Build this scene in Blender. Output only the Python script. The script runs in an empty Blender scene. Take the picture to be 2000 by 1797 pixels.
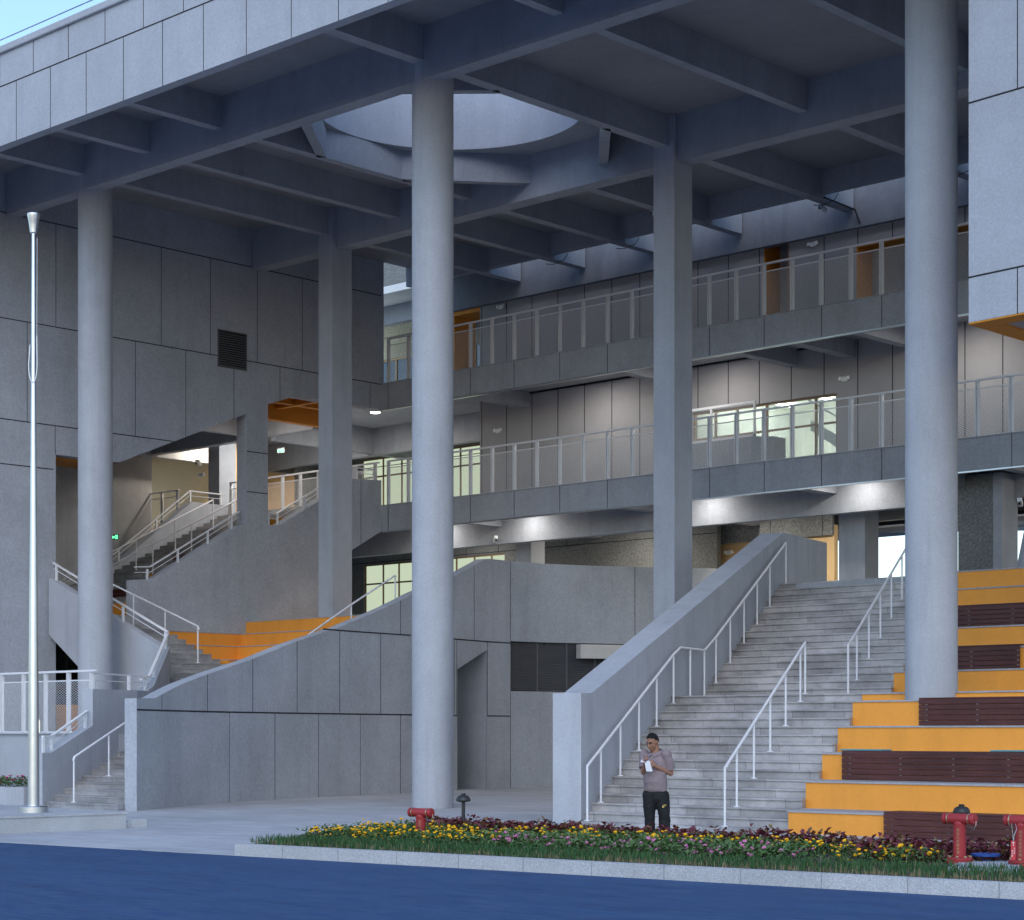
import bpy, bmesh, math, random
from math import sin, cos, tan, radians, pi, floor, sqrt, atan2
from mathutils import Vector, Matrix
random.seed(7)
SC = bpy.context.scene
COL = SC.collection
# ---- survey helpers: world X runs along the canopy front, Y goes into the depth, Z up; metres
FPX, YH, HC, AL = 3833.0, 1430.0, 1.65, radians(46.8)
SA, CA = sin(AL), cos(AL)
def ray(px, py):
    r = (px-1000)/FPX; u = (YH-py)/FPX
    return (r*SA-CA, r*CA+SA, u)
def onZ(px, py, z):
    a = ray(px, py); t = (z-HC)/a[2]; return (a[0]*t, a[1]*t, z)
def onX(px, py, X):
    a = ray(px, py); t = X/a[0]; return (X, a[1]*t, HC+a[2]*t)
def onY(px, py, Y):
    a = ray(px, py); t = Y/a[1]; return (a[0]*t, Y, HC+a[2]*t)
def onD(px, py, d):
    a = ray(px, py); return (a[0]*d, a[1]*d, HC+a[2]*d)
def XY(px, Y): return onY(px, 1000, Y)[0]
# ---- mesh builder
class MB:
    def __init__(s): s.v = []; s.f = []; s.m = []
    def face(s, pts, m=0):
        n = len(s.v); s.v += [tuple(p) for p in pts]; s.f.append(tuple(range(n, n+len(pts)))); s.m.append(m)
    def add(s, vs, fs, m=0):
        n = len(s.v); s.v += [tuple(p) for p in vs]
        for f in fs: s.f.append(tuple(i+n for i in f)); s.m.append(m)
    def box(s, x0, x1, y0, y1, z0, z1, m=0):
        s.add([(x0,y0,z0),(x1,y0,z0),(x1,y1,z0),(x0,y1,z0),(x0,y0,z1),(x1,y0,z1),(x1,y1,z1),(x0,y1,z1)],
              [(3,2,1,0),(4,5,6,7),(0,1,5,4),(1,2,6,5),(2,3,7,6),(3,0,4,7)], m)
    def obox(s, c, a, b, d, m=0):
        c, a, b, d = Vector(c), Vector(a), Vector(b), Vector(d)
        P = [c+i*a+j*b+k*d for k in (-1,1) for i, j in ((-1,-1),(1,-1),(1,1),(-1,1))]
        s.add(P, [(3,2,1,0),(4,5,6,7),(0,1,5,4),(1,2,6,5),(2,3,7,6),(3,0,4,7)], m)
    def beam(s, p, q, w, h, m=0):
        p, q = Vector(p), Vector(q); d = (q-p); L = d.length; d.normalize()
        side = d.cross(Vector((0,0,1)))
        if side.length < 1e-4: side = Vector((1,0,0))
        side.normalize(); up = side.cross(d)
        s.obox((p+q)/2, d*(L/2), side*(w/2), up*(h/2), m)
    def prism(s, poly, axis, a, b, m=0, mcap=None):
        n = len(poly)
        def mk(p, t):
            if axis == 'z': return (p[0], p[1], t)
            if axis == 'x': return (t, p[0], p[1])
            return (p[0], t, p[1])
        V = [mk(p, a) for p in poly]+[mk(p, b) for p in poly]
        F = [(i, (i+1) % n, (i+1) % n+n, i+n) for i in range(n)]
        s.add(V, F, m)
        s.face([mk(p, a) for p in reversed(poly)], m if mcap is None else mcap)
        s.face([mk(p, b) for p in poly], m if mcap is None else mcap)
    def tube(s, pts, r, n=8, m=0, cap=True):
        pts = [Vector(p) for p in pts]; rs = r if isinstance(r, (list, tuple)) else [r]*len(pts)
        base = len(s.v); prev = None
        for i, p in enumerate(pts):
            if i == 0: t = pts[1]-p
            elif i == len(pts)-1: t = p-pts[i-1]
            else: t = (pts[i+1]-p).normalized()+(p-pts[i-1]).normalized()
            t.normalize()
            if prev is None:
                u = t.cross(Vector((0,0,1)))
                if u.length < .02: u = t.cross(Vector((1,0,0)))
            else:
                u = prev-t*prev.dot(t)
            u.normalize(); prev = u; w = t.cross(u)
            for k in range(n):
                a = 2*pi*k/n; s.v.append(tuple(p+(u*cos(a)+w*sin(a))*rs[i]))
        for i in range(len(pts)-1):
            for k in range(n):
                s.f.append((base+i*n+k, base+i*n+(k+1) % n, base+(i+1)*n+(k+1) % n, base+(i+1)*n+k)); s.m.append(m)
        if cap:
            s.f.append(tuple(base+k for k in reversed(range(n)))); s.m.append(m)
            e = base+(len(pts)-1)*n
            s.f.append(tuple(e+k for k in range(n))); s.m.append(m)
    def lathe(s, prof, c, n=24, m=0, ax=None):
        c = Vector(c); w = Vector(ax or (0,0,1)).normalized()
        u = w.cross(Vector((0,0,1)))
        if u.length < .02: u = Vector((1,0,0))
        u.normalize(); v = w.cross(u); base = len(s.v)
        for r, z in prof:
            for k in range(n):
                a = 2*pi*k/n; s.v.append(tuple(c+(u*cos(a)+v*sin(a))*max(r, 1e-4)+w*z))
        for i in range(len(prof)-1):
            for k in range(n):
                s.f.append((base+i*n+k, base+i*n+(k+1) % n, base+(i+1)*n+(k+1) % n, base+(i+1)*n+k)); s.m.append(m)
        s.f.append(tuple(base+k for k in reversed(range(n)))); s.m.append(m)
        e = base+(len(prof)-1)*n
        s.f.append(tuple(e+k for k in range(n))); s.m.append(m)
    def build(s, name, mats, parent=None, smooth=False, bevel=0, normals=True):
        if not isinstance(mats, (list, tuple)): mats = [mats]
        if parent is not None: b = wloc(parent)
        else:
            xs = [v[0] for v in s.v]; ys = [v[1] for v in s.v]; zs = [v[2] for v in s.v]
            b = Vector(((min(xs)+max(xs))/2, (min(ys)+max(ys))/2, min(zs)))
        me = bpy.data.meshes.new(name)
        me.from_pydata([(v[0]-b.x, v[1]-b.y, v[2]-b.z) for v in s.v], [], s.f)
        for mt in mats: me.materials.append(mt)
        me.polygons.foreach_set('material_index', s.m)
        if normals:
            bm = bmesh.new(); bm.from_mesh(me); bmesh.ops.recalc_face_normals(bm, faces=bm.faces); bm.to_mesh(me); bm.free()
        if smooth:
            me.polygons.foreach_set('use_smooth', [True]*len(me.polygons))
            me.set_sharp_from_angle(angle=radians(38))
        me.update()
        o = bpy.data.objects.new(name, me); COL.objects.link(o)
        if parent is not None: o.parent = parent
        else: o.location = b
        if bevel:
            mo = o.modifiers.new('edge', 'BEVEL'); mo.width = bevel; mo.segments = 2; mo.limit_method = 'ANGLE'; mo.angle_limit = radians(50)
        return o
def wloc(o):
    v = Vector(o.location)
    while o.parent is not None: o = o.parent; v = v+Vector(o.location)
    return v
def tag(o, label, cat, group=None, kind=None):
    o['label'] = label; o['category'] = cat
    if group: o['group'] = group
    if kind: o['kind'] = kind
    return o
def struct(o): o['kind'] = 'structure'; return o
def thing(name, label, cat, loc, group=None):
    o = bpy.data.objects.new(name, None); COL.objects.link(o); o.location = loc; o.empty_display_size = .3
    return tag(o, label, cat, group)
def inst(src, parent, dloc):
    c = src.copy(); COL.objects.link(c); c.parent = parent; c.location = dloc; return c
def dup(root, loc, rotz=None, label=None):
    r = root.copy(); COL.objects.link(r); r.location = loc
    if rotz is not None: r.rotation_euler = (0, 0, rotz)
    if label: r['label'] = label
    for ch in list(root.children):
        c = ch.copy(); COL.objects.link(c); c.parent = r
        for g in ch.children:
            d = g.copy(); COL.objects.link(d); d.parent = c
    return r
# ---- materials
class NT:
    def __init__(s, name):
        s.mat = bpy.data.materials.new(name); s.mat.use_nodes = True
        s.t = s.mat.node_tree; s.t.nodes.clear()
        s.out = s.n('ShaderNodeOutputMaterial')
    def n(s, ty, **kw):
        o = s.t.nodes.new(ty)
        for k, v in kw.items(): setattr(o, k, v)
        return o
    def l(s, a, b): s.t.links.new(a, b)
    def pos(s): return s.n('ShaderNodeNewGeometry').outputs['Position']
    def noise(s, scale, detail=4, rough=.55, vec=None, stretch=None):
        v = vec or s.pos()
        if stretch:
            mp = s.n('ShaderNodeMapping'); mp.inputs['Scale'].default_value = stretch; s.l(v, mp.inputs['Vector']); v = mp.outputs['Vector']
        o = s.n('ShaderNodeTexNoise'); o.inputs['Scale'].default_value = scale; o.inputs['Detail'].default_value = detail
        o.inputs['Roughness'].default_value = rough; s.l(v, o.inputs['Vector']); return o.outputs['Fac']
    def ramp(s, fac, stops):
        o = s.n('ShaderNodeValToRGB'); e = o.color_ramp.elements
        while len(e) < len(stops): e.new(.5)
        for i, (p, c) in enumerate(stops):
            e[i].position = p; e[i].color = (*c, 1) if len(c) == 3 else c
        s.l(fac, o.inputs['Fac']); return o.outputs['Color']
    def rng(s, fac, a, b, c, d):
        o = s.n('ShaderNodeMapRange'); o.inputs[1].default_value = a; o.inputs[2].default_value = b
        o.inputs[3].default_value = c; o.inputs[4].default_value = d; s.l(fac, o.inputs[0]); return o.outputs[0]
    def math(s, op, a, b=None):
        o = s.n('ShaderNodeMath', operation=op)
        for i, x in enumerate((a, b)):
            if x is None: continue
            if isinstance(x, (int, float)): o.inputs[i].default_value = x
            else: s.l(x, o.inputs[i])
        return o.outputs[0]
    def mix(s, fac, a, b, mode='MIX'):
        o = s.n('ShaderNodeMix', data_type='RGBA', blend_type=mode)
        for sock, x in ((o.inputs[0], fac), (o.inputs[6], a), (o.inputs[7], b)):
            if isinstance(x, (int, float)): sock.default_value = x
            elif isinstance(x, tuple): sock.default_value = (*x, 1)
            else: s.l(x, sock)
        return o.outputs[2]
    def scale(s, col, fac):
        o = s.n('ShaderNodeVectorMath', operation='SCALE')
        if isinstance(col, tuple): o.inputs[0].default_value = col
        else: s.l(col, o.inputs[0])
        s.l(fac, o.inputs['Scale']); return o.outputs[0]
    def bsdf(s, col, rough=.8, metal=0, bump=None, bstr=.2, bdist=.01, spec=.5, emit=None, estr=0):
        p = s.n('ShaderNodeBsdfPrincipled')
        if isinstance(col, tuple): p.inputs['Base Color'].default_value = (*col, 1)
        else: s.l(col, p.inputs['Base Color'])
        if isinstance(rough, (int, float)): p.inputs['Roughness'].default_value = rough
        else: s.l(rough, p.inputs['Roughness'])
        p.inputs['Metallic'].default_value = metal
        p.inputs['Specular IOR Level'].default_value = spec
        if bump is not None:
            b = s.n('ShaderNodeBump'); b.inputs['Strength'].default_value = bstr; b.inputs['Distance'].default_value = bdist
            s.l(bump, b.inputs['Height']); s.l(b.outputs[0], p.inputs['Normal'])
        if emit: p.inputs['Emission Color'].default_value = (*emit, 1); p.inputs['Emission Strength'].default_value = estr
        s.l(p.outputs[0], s.out.inputs[0]); return s.mat
def m_stucco(name, c, var=.16, speck=.18, sc=26, rough=.85, stain=0.0):
    t = NT(name)
    big = t.rng(t.noise(.55, 5, .6), .3, .7, 1-var, 1+var)
    pat = t.rng(t.noise(3.2, 4, .65), .35, .65, 1-var*.35, 1+var*.35)
    sp = t.rng(t.noise(sc, 3, .75), .3, .7, 1-speck, 1+speck)
    k = t.math('MULTIPLY', t.math('MULTIPLY', big, pat), sp)
    if stain:
        st = t.rng(t.noise(.9, 4, .7, stretch=(2.2, 2.2, .22)), .48, .75, 1, 1-stain)
        k = t.math('MULTIPLY', k, st)
    col = t.scale(c, k)
    return t.bsdf(col, rough, bump=t.noise(70, 3, .7), bstr=.25, bdist=.006, spec=.3)
def m_flat(name, c, rough=.6, var=.05, sc=4, metal=0, spec=.5):
    t = NT(name); k = t.rng(t.noise(sc, 4, .6), .3, .7, 1-var, 1+var)
    return t.bsdf(t.scale(c, k), rough, metal, spec=spec)
def m_emit(name, c, strength):
    t = NT(name); e = t.n('ShaderNodeEmission'); e.inputs[0].default_value = (*c, 1); e.inputs[1].default_value = strength
    t.l(e.outputs[0], t.out.inputs[0]); return t.mat
def m_glass(name, tint, gloss=.12):
    t = NT(name); a = t.n('ShaderNodeBsdfTransparent'); a.inputs[0].default_value = (*tint, 1)
    g = t.n('ShaderNodeBsdfGlossy'); g.inputs['Roughness'].default_value = .04; g.inputs[0].default_value = (.9, .95, 1, 1)
    f = t.n('ShaderNodeFresnel'); f.inputs[0].default_value = 1.45
    m = t.n('ShaderNodeMixShader'); t.l(t.math('ADD', f.outputs[0], gloss*.3), m.inputs[0]); t.l(a.outputs[0], m.inputs[1]); t.l(g.outputs[0], m.inputs[2])
    t.l(m.outputs[0], t.out.inputs[0]); return t.mat
def m_granite(name, c, jx=1.15, rz=.1541, z0=.0645, dirt=.35):
    t = NT(name); p = t.pos(); sx = t.n('ShaderNodeSeparateXYZ'); t.l(p, sx.inputs[0])
    row = t.math('FLOOR', t.math('DIVIDE', t.math('SUBTRACT', sx.outputs[2], z0-.004), rz))
    xs = t.math('ADD', t.math('DIVIDE', sx.outputs[0], jx), t.math('MULTIPLY', row, .377))
    cell = t.math('FLOOR', xs); fr = t.math('FRACT', xs)
    cb = t.n('ShaderNodeCombineXYZ'); t.l(cell, cb.inputs[0]); t.l(row, cb.inputs[1])
    wn = t.n('ShaderNodeTexWhiteNoise', noise_dimensions='3D'); t.l(cb.outputs[0], wn.inputs['Vector'])
    k = t.rng(wn.outputs['Value'], 0, 1, .8, 1.14)
    d = t.rng(t.noise(1.1, 5, .65), .4, .68, 1.08, 1-dirt)
    d2 = t.rng(t.noise(5, 4, .7, stretch=(1, 1, 2.5)), .35, .7, 1.05, 1-dirt*.45)
    sp = t.rng(t.noise(110, 2, .8), .3, .7, .8, 1.2)
    j = t.math('LESS_THAN', fr, .009)
    kk = t.math('MULTIPLY', t.math('MULTIPLY', k, d), t.math('MULTIPLY', d2, sp))
    kk = t.math('MULTIPLY', kk, t.rng(j, 0, 1, 1, .45))
    return t.bsdf(t.scale(c, kk), .72, bump=t.noise(90, 2, .7), bstr=.15, bdist=.004, spec=.35)
def m_wood(name, a, b):
    t = NT(name); n = t.noise(3, 6, .65, stretch=(.6, 9, 14)); big = t.noise(1.2, 3, .6)
    c = t.mix(t.rng(n, .3, .7, 0, 1), a, b)
    c = t.scale(c, t.rng(big, .3, .7, .75, 1.3))
    return t.bsdf(c, t.rng(n, .3, .7, .38, .6), bump=n, bstr=.2, bdist=.004, spec=.35)
BASE = (.335, .35, .375)
M = {}
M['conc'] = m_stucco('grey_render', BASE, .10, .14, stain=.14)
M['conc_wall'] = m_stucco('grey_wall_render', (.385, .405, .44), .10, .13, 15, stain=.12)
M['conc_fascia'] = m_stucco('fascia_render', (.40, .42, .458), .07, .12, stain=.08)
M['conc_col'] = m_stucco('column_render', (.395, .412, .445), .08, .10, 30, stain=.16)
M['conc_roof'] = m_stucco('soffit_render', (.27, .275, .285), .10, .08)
M['conc_raw'] = m_stucco('rough_concrete', (.22, .23, .245), .14, .12, stain=.2)
M['panel'] = m_stucco('smooth_wall_panel', (.36, .35, .355), .05, .04)
M['granite_dark'] = m_stucco('dark_stone_cladding', (.17, .175, .17), .15, .45, 14)
M['joint'] = m_flat('panel_joint', (.02, .02, .024), .9)
M['white'] = m_flat('white_painted_steel', (.72, .72, .73), .42, .04)
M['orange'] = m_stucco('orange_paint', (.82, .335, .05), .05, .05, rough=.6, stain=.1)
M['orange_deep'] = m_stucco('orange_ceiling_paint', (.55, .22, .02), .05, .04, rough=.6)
M['tan'] = m_stucco('tan_wall_paint', (.62, .43, .22), .05, .05)
M['whitewall'] = m_stucco('white_room_paint', (.74, .75, .72), .03, .02)
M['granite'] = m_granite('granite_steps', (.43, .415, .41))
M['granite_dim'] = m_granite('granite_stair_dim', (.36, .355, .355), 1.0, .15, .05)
M['coping'] = m_stucco('granite_coping', (.36, .36, .37), .15, .35, 60)
M['kerb'] = m_stucco('granite_kerb', (.44, .45, .46), .12, .4, 70)
M['wood'] = m_wood('dark_red_timber', (.045, .014, .013), (.10, .032, .027))
M['steel'] = m_flat('brushed_steel', (.62, .64, .66), .28, .06, 3, metal=1)
M['louvre'] = m_flat('dark_louvre_metal', (.12, .122, .132), .5, .08)
M['frame'] = m_flat('bronze_window_frame', (.23, .15, .085), .5, .06)
M['brown'] = m_flat('brown_louvre_metal', (.28, .17, .10), .5, .06)
M['black'] = m_flat('black_metal', (.02, .021, .023), .45, .1)
M['red'] = m_stucco('red_hydrant_paint', (.33, .035, .04), .14, .12, 30, rough=.42)
M['red2'] = m_flat('red_plastic_tag', (.52, .03, .04), .5)
M['gold'] = m_flat('worn_gold_lettering', (.42, .26, .14), .5, .3, 40)
M['brass'] = m_flat('brass_ring', (.52, .42, .26), .35, .1, metal=.8)
M['whiteplastic'] = m_flat('white_plastic', (.78, .78, .76), .4)
M['cream'] = m_flat('cream_sheet_metal', (.60, .58, .55), .5)
M['blue'] = m_flat('blue_cover_paint', (.02, .075, .30), .5, .3, 20)
M['glass'] = m_glass('clear_window_glass', (.93, .97, .95))
M['glass_dark'] = m_glass('dim_window_glass', (.35, .42, .40), .3)
M['glowpane'] = m_emit('self_glowing_pane', (.78, .90, .66), .36)  # pane itself glows, standing in for light from the room behind
M['greenexit'] = m_emit('green_exit_light', (.1, 1, .3), 2.2)
M['lamp'] = m_emit('lamp_disc_light', (1, .97, .93), 22)
M['tube'] = m_emit('fluorescent_tube', (.97, 1, .93), 9)
# ---- camera
cam = bpy.data.cameras.new('camera'); co = bpy.data.objects.new('camera', cam); COL.objects.link(co)
co.location = (0, 0, HC); co.rotation_euler = (pi/2, 0, atan2(CA, SA))
cam.sensor_width = 36; cam.lens = 36*FPX/2000; cam.shift_y = (YH-898.5)/2000; cam.clip_end = 2000
SC.camera = co
# ---- light
SUN_EL, SUN_AZ = radians(40), radians(142)
w = bpy.data.worlds.new('World'); SC.world = w; w.use_nodes = True
nt = w.node_tree; bg = nt.nodes['Background']; sky = nt.nodes.new('ShaderNodeTexSky'); sky.sky_type = 'NISHITA'
sky.sun_disc = False; sky.sun_elevation = SUN_EL; sky.sun_rotation = SUN_AZ; sky.air_density = 1.2; sky.dust_density = 1.2; sky.ozone_density = 4
nt.links.new(sky.outputs[0], bg.inputs[0]); bg.inputs[1].default_value = .15
sl = bpy.data.lights.new('sun', 'SUN'); sl.energy = .05; sl.angle = radians(40); sl.color = (1, .93, .88)
so = bpy.data.objects.new('sun', sl); COL.objects.link(so)
# the last glow of the day is low behind the building
sd = Vector((sin(SUN_AZ)*cos(SUN_EL), cos(SUN_AZ)*cos(SUN_EL), sin(SUN_EL)))
so.rotation_euler = (-sd).to_track_quat('-Z', 'Y').to_euler()
SC.view_settings.view_transform = 'Standard'; SC.view_settings.look = 'None'; SC.view_settings.gamma = 1
SC.view_settings.exposure = 1.0
cy = SC.cycles; cy.use_denoising = True; cy.max_bounces = 8; cy.diffuse_bounces = 5; cy.glossy_bounces = 3
cy.transparent_max_bounces = 10; cy.sample_clamp_indirect = 6; cy.caustics_reflective = False; cy.caustics_refractive = False
def area_lamp(name, loc, power, size, color=(1, .96, .92), down=True):
    l = bpy.data.lights.new(name, 'AREA'); l.energy = power; l.shape = 'DISK'; l.size = size; l.color = color
    o = bpy.data.objects.new(name, l); COL.objects.link(o); o.location = loc; return o
# ================= CANOPY ROOF
XC = [-43.0, -30.44, -18.06]            # column grid
Y1, Y2, Y3 = 29.9, 38.25, 46.55
ZM, ZX, ZS, ZT = 15.7, 16.1, 16.85, 17.15    # main-beam soffit, cross-beam soffit, slab soffit, slab top
XL, XR = -46.5, -7.0
roof = thing('canopy_roof', 'wide grey concrete canopy roof with coffered beams over the forecourt', 'canopy roof', (-30, 35, ZM))
b = MB(); b.box(XL-6, XR, 25.9, 26.16, ZM, 17.88)
zj = 17.12
b.box(XL-6, XR, 25.894, 25.9, zj-.014, zj+.014, 1)
for i in range(-9, 14):
    x = -40.46+1.43*i; b.box(x-.008, x+.008, 25.895, 25.9, ZM, zj, 1)
    x = -39.74+1.435*i; b.box(x-.008, x+.008, 25.895, 25.9, zj, 17.88, 1)
b.build('fascia', [M['conc_fascia'], M['joint']], roof)
b = MB(); b.box(XL-6, XR, 25.82, 26.3, 17.885, 18.06); b.build('coping', M['conc_fascia'], roof, bevel=.03)
b = MB(); b.tube([(XL-6, 25.95, 18.27), (XR, 25.95, 18.27)], .014, 6)
for i in range(40): b.tube([(-52+i*1.1, 25.95, 18.05), (-52+i*1.1, 25.95, 18.27)], .012, 6)
b.build('lightning_rail', M['steel'], roof)
def mbeam(y0, y1, z0=ZM, x0=XL, x1=XR):
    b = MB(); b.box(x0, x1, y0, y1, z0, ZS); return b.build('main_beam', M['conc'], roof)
mbeam(29.46, 29.86); mbeam(38.0, 38.5)
BX = [(-43.16, -42.86), (-40.3, -40.03), (-37.47, -37.2), (-30.6, -30.28), (-26.5, -26.25), (-22.3, -22.05), (-18.22, -17.9), (-13.9, -13.65)]
for x0, x1 in BX:       # bay behind the fascia, then between the main beams
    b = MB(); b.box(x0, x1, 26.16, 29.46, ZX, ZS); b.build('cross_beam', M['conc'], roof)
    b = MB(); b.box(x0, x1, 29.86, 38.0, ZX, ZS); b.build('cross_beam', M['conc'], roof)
for x0, x1 in [(-43.16, -42.86), (-40.42, -40.12), (-37.6, -37.3), (-34.4, -34.1), (-30.6, -30.28), (-26.5, -26.2), (-22.3, -22.0), (-18.2, -17.9), (-13.9, -13.6)]:
    b = MB(); b.box(x0, x1, 38.5, 46.05, ZX, ZS); b.build('cross_beam', M['conc'], roof)
b = MB(); b.box(XL, XR, 44.45, 44.65, ZX+.13, ZT); b.build('edge_beam', M['conc'], roof)
b = MB()                                # slab with the octagon bay left open and an open slot at the back
b.box(XL, XR, 26.16, 29.66, ZS, ZT); b.box(XL, -37.33, 29.66, 38.2, ZS, ZT); b.box(-30.46, XR, 29.66, 38.2, ZS, ZT)
b.box(XL, XR, 38.2, 44.45, ZS, ZT); b.box(XL, -42.9, 44.65, 46.05, ZS, ZT)
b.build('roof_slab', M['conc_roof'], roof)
# skylight: octagon of side panels, a ring slab and an open drum above it
sx0, sx1, sy0, sy1 = -37.2, -30.6, 29.86, 38.0; cx, cy_, R = -33.9, 33.9, 3.28
for (p, q) in (((sx0, 32.8), (-34.7, sy0)), ((sx0, 35.4), (-35.0, sy1)), ((sx1, 35.7), (-32.65, sy1)), ((sx1, 32.2), (-33.2, sy0))):
    b = MB(); p3, q3 = Vector((*p, 0)), Vector((*q, 0)); ctr = Vector((cx, cy_, 0))
    nrm = (ctr-(p3+q3)/2); nrm.normalize(); th = .24
    b.prism([(p3.x, p3.y), (q3.x, q3.y), ((q3-nrm*th).x, (q3-nrm*th).y), ((p3-nrm*th).x, (p3-nrm*th).y)], 'z', ZX, ZS)
    b.build('skylight_panel', M['conc'], roof)
b = MB(); N = 96
def sq(a):
    c, s = cos(a), sin(a); k = 1e9
    if c > 1e-6: k = min(k, (-30.46-cx)/c)
    if c < -1e-6: k = min(k, (-37.33-cx)/c)
    if s > 1e-6: k = min(k, (38.2-cy_)/s)
    if s < -1e-6: k = min(k, (29.66-cy_)/s)
    return (cx+c*k, cy_+s*k)
angs = sorted([2*pi*i/N for i in range(N)]+[atan2(yy-cy_, xx-cx) % (2*pi) for xx in (-30.46, -37.33) for yy in (29.66, 38.2)])
for a0, a1 in zip(angs, angs[1:]+[angs[0]+2*pi]):
    i0, i1 = (cx+R*cos(a0), cy_+R*sin(a0)), (cx+R*cos(a1), cy_+R*sin(a1)); o0, o1 = sq(a0), sq(a1)
    b.face([(*i0, ZS), (*i1, ZS), (*o1, ZS), (*o0, ZS)]); b.face([(*i0, ZT), (*i1, ZT), (*o1, ZT), (*o0, ZT)])
b.build('skylight_ring', M['conc'], roof)
b = MB(); R2 = R+.25; Z2 = 19.2
for i in range(N):
    a0, a1 = 2*pi*i/N, 2*pi*(i+1)/N
    P = lambda r, a, z: (cx+r*cos(a), cy_+r*sin(a), z)
    b.face([P(R, a0, ZS), P(R, a1, ZS), P(R, a1, Z2), P(R, a0, Z2)]); b.face([P(R2, a0, ZS), P(R2, a1, ZS), P(R2, a1, Z2), P(R2, a0, Z2)])
    b.face([P(R, a0, Z2), P(R, a1, Z2), P(R2, a1, Z2), P(R2, a0, Z2)])
b.build('skylight_drum', M['conc_fascia'], roof, smooth=True)
# ================= COLUMNS
def round_col(x, y, r, z0, z1, label):
    o = MB(); o.lathe([(r, 0), (r, z1-z0)], (x, y, z0), 64)
    c = o.build('round_column', M['conc_col'], smooth=True); tag(c, label, 'column', 'round columns carrying the canopy')
round_col(XC[0], Y1, .445, 1.62, ZS, 'tall round grey column behind the terrace railing, beside the flagpole')
round_col(XC[1], Y1, .452, 0.0, ZS, 'tall round grey column standing on the paved forecourt behind the flower bed')
round_col(XY(1819, 30.76), 30.76, .463, 1.9, ZS, 'tall round grey column rising from the orange seating tiers')
def sq_col(x, y, a, d, z0, z1, label, mat='conc_col', group='square columns'):
    o = MB(); o.box(x-a/2, x+a/2, y-d/2, y+d/2, z0, z1)
    c = o.build('square_column', M[mat], bevel=.012); tag(c, label, 'column', group)
sq_col(XC[0], Y2, .60, .78, 5.0, ZS, 'tall square grey column standing on the orange terraced seats')
sq_col(XC[1], Y2, .66, .72, 0.0, ZS, 'tall square grey column behind the sloped wall of the broad stair')
sq_col(-43.0+.1, Y3, .66, .66, 5.1, 8.2, 'short square column under the lower gallery beside the brown louvre')
sq_col(-30.44, Y3, .86, .70, 5.1, 8.2, 'short square column under the lower gallery at the head of the broad stair')
# ================= GROUND
def m_paving():
    t = NT('light_stone_paving'); p = t.pos()
    mp = t.n('ShaderNodeMapping'); mp.inputs['Rotation'].default_value = (0, 0, 0); t.l(p, mp.inputs[0])
    br = t.n('ShaderNodeTexBrick'); br.offset = .5; br.inputs['Scale'].default_value = 1.0; br.inputs['Brick Width'].default_value = .6; br.inputs['Row Height'].default_value = .3
    br.inputs['Mortar Size'].default_value = .004; br.inputs['Color1'].default_value = (.40, .41, .43, 1); br.inputs['Color2'].default_value = (.46, .47, .485, 1); br.inputs['Mortar'].default_value = (.22, .22, .23, 1)
    t.l(mp.outputs[0], br.inputs['Vector'])
    k = t.rng(t.noise(.35, 6, .68), .35, .65, .86, 1.12); k2 = t.rng(t.noise(40, 2, .7), .3, .7, .88, 1.12)
    k3 = t.rng(t.noise(1.6, 5, .7, stretch=(.35, 1.6, 1)), .5, .72, 1, .80)
    return t.bsdf(t.scale(br.outputs['Color'], t.math('MULTIPLY', t.math('MULTIPLY', k, k2), k3)), .7, spec=.35, bump=t.noise(60, 2, .6), bstr=.1, bdist=.004)
def m_road():
    t = NT('blue_coated_asphalt')
    k = t.rng(t.noise(.8, 6, .72, stretch=(.5, 2.6, 1)), .35, .7, 0, 1)
    k2 = t.rng(t.noise(5, 5, .75, stretch=(.35, 3.2, 1)), .42, .75, 0, 1)
    c = t.mix(k, (.010, .042, .125), (.022, .075, .185)); c = t.mix(t.math('MULTIPLY', k2, .7), c, (.10, .14, .20))
    fl = t.rng(t.noise(38, 2, .6), .70, .78, 0, 1); c = t.mix(t.math('MULTIPLY', fl, .35), c, (.20, .22, .26))
    sp = t.rng(t.noise(120, 2, .8), .3, .7, .7, 1.3)
    return t.bsdf(t.scale(c, sp), .78, spec=.3, bump=t.noise(150, 3, .7), bstr=.35, bdist=.006)
b = MB(); b.box(-400, 300, -300, 500, -.5, -.02); struct(b.build('ground', m_stucco('far_ground', (.20, .20, .21)), None))
RY = lambda x: 16.66+.085*(x+20.7) if x > -45 else 14.6
b = MB(); b.prism([(-130, RY(-130)), (-45, RY(-44.9)), (30, RY(30)), (30, 120), (-130, 120)], 'z', -.3, 0); struct(b.build('forecourt_paving', m_paving()))
b = MB(); b.prism([(-130, -60), (60, -60), (60, RY(30)-.01), (30, RY(30)-.01), (-45, RY(-44.9)-.01), (-130, RY(-130)-.01)], 'z', -.3, -.008); struct(b.build('road', m_road()))
# ================= LEFT WING WALL (faces +X)
XW = -46.55; TW = .46
wing = thing('wing_building', 'grey panelled side wing with stepped openings and a square vent, at the left', 'building', (XW-3, 36, 0))
b = MB()
def wpoly(poly, m=0): b.prism(poly, 'x', XW-TW, XW, m)
wpoly([(20, 0), (31.06, 0), (31.06, 17.1), (20, 17.1)])
wpoly([(31.06, 9.36), (33.2, 9.36), (37.82, 11.29), (37.82, 17.1), (31.06, 17.1)])
wpoly([(37.82, 7.96), (38.66, 7.96), (38.66, 17.1), (37.82, 17.1)])
wpoly([(38.66, 11.68), (39.78, 12.08), (43.5, 12.08), (43.5, 17.1), (38.66, 17.1)])
def jh(y0, y1, z, w=.028): b.box(XW, XW+.004, y0, y1, z-w/2, z+w/2, 1)
def jv(y, z0, z1, w=.016): b.box(XW+.0005, XW+.0035, y-w/2, y+w/2, z0, z1, 1)
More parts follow.
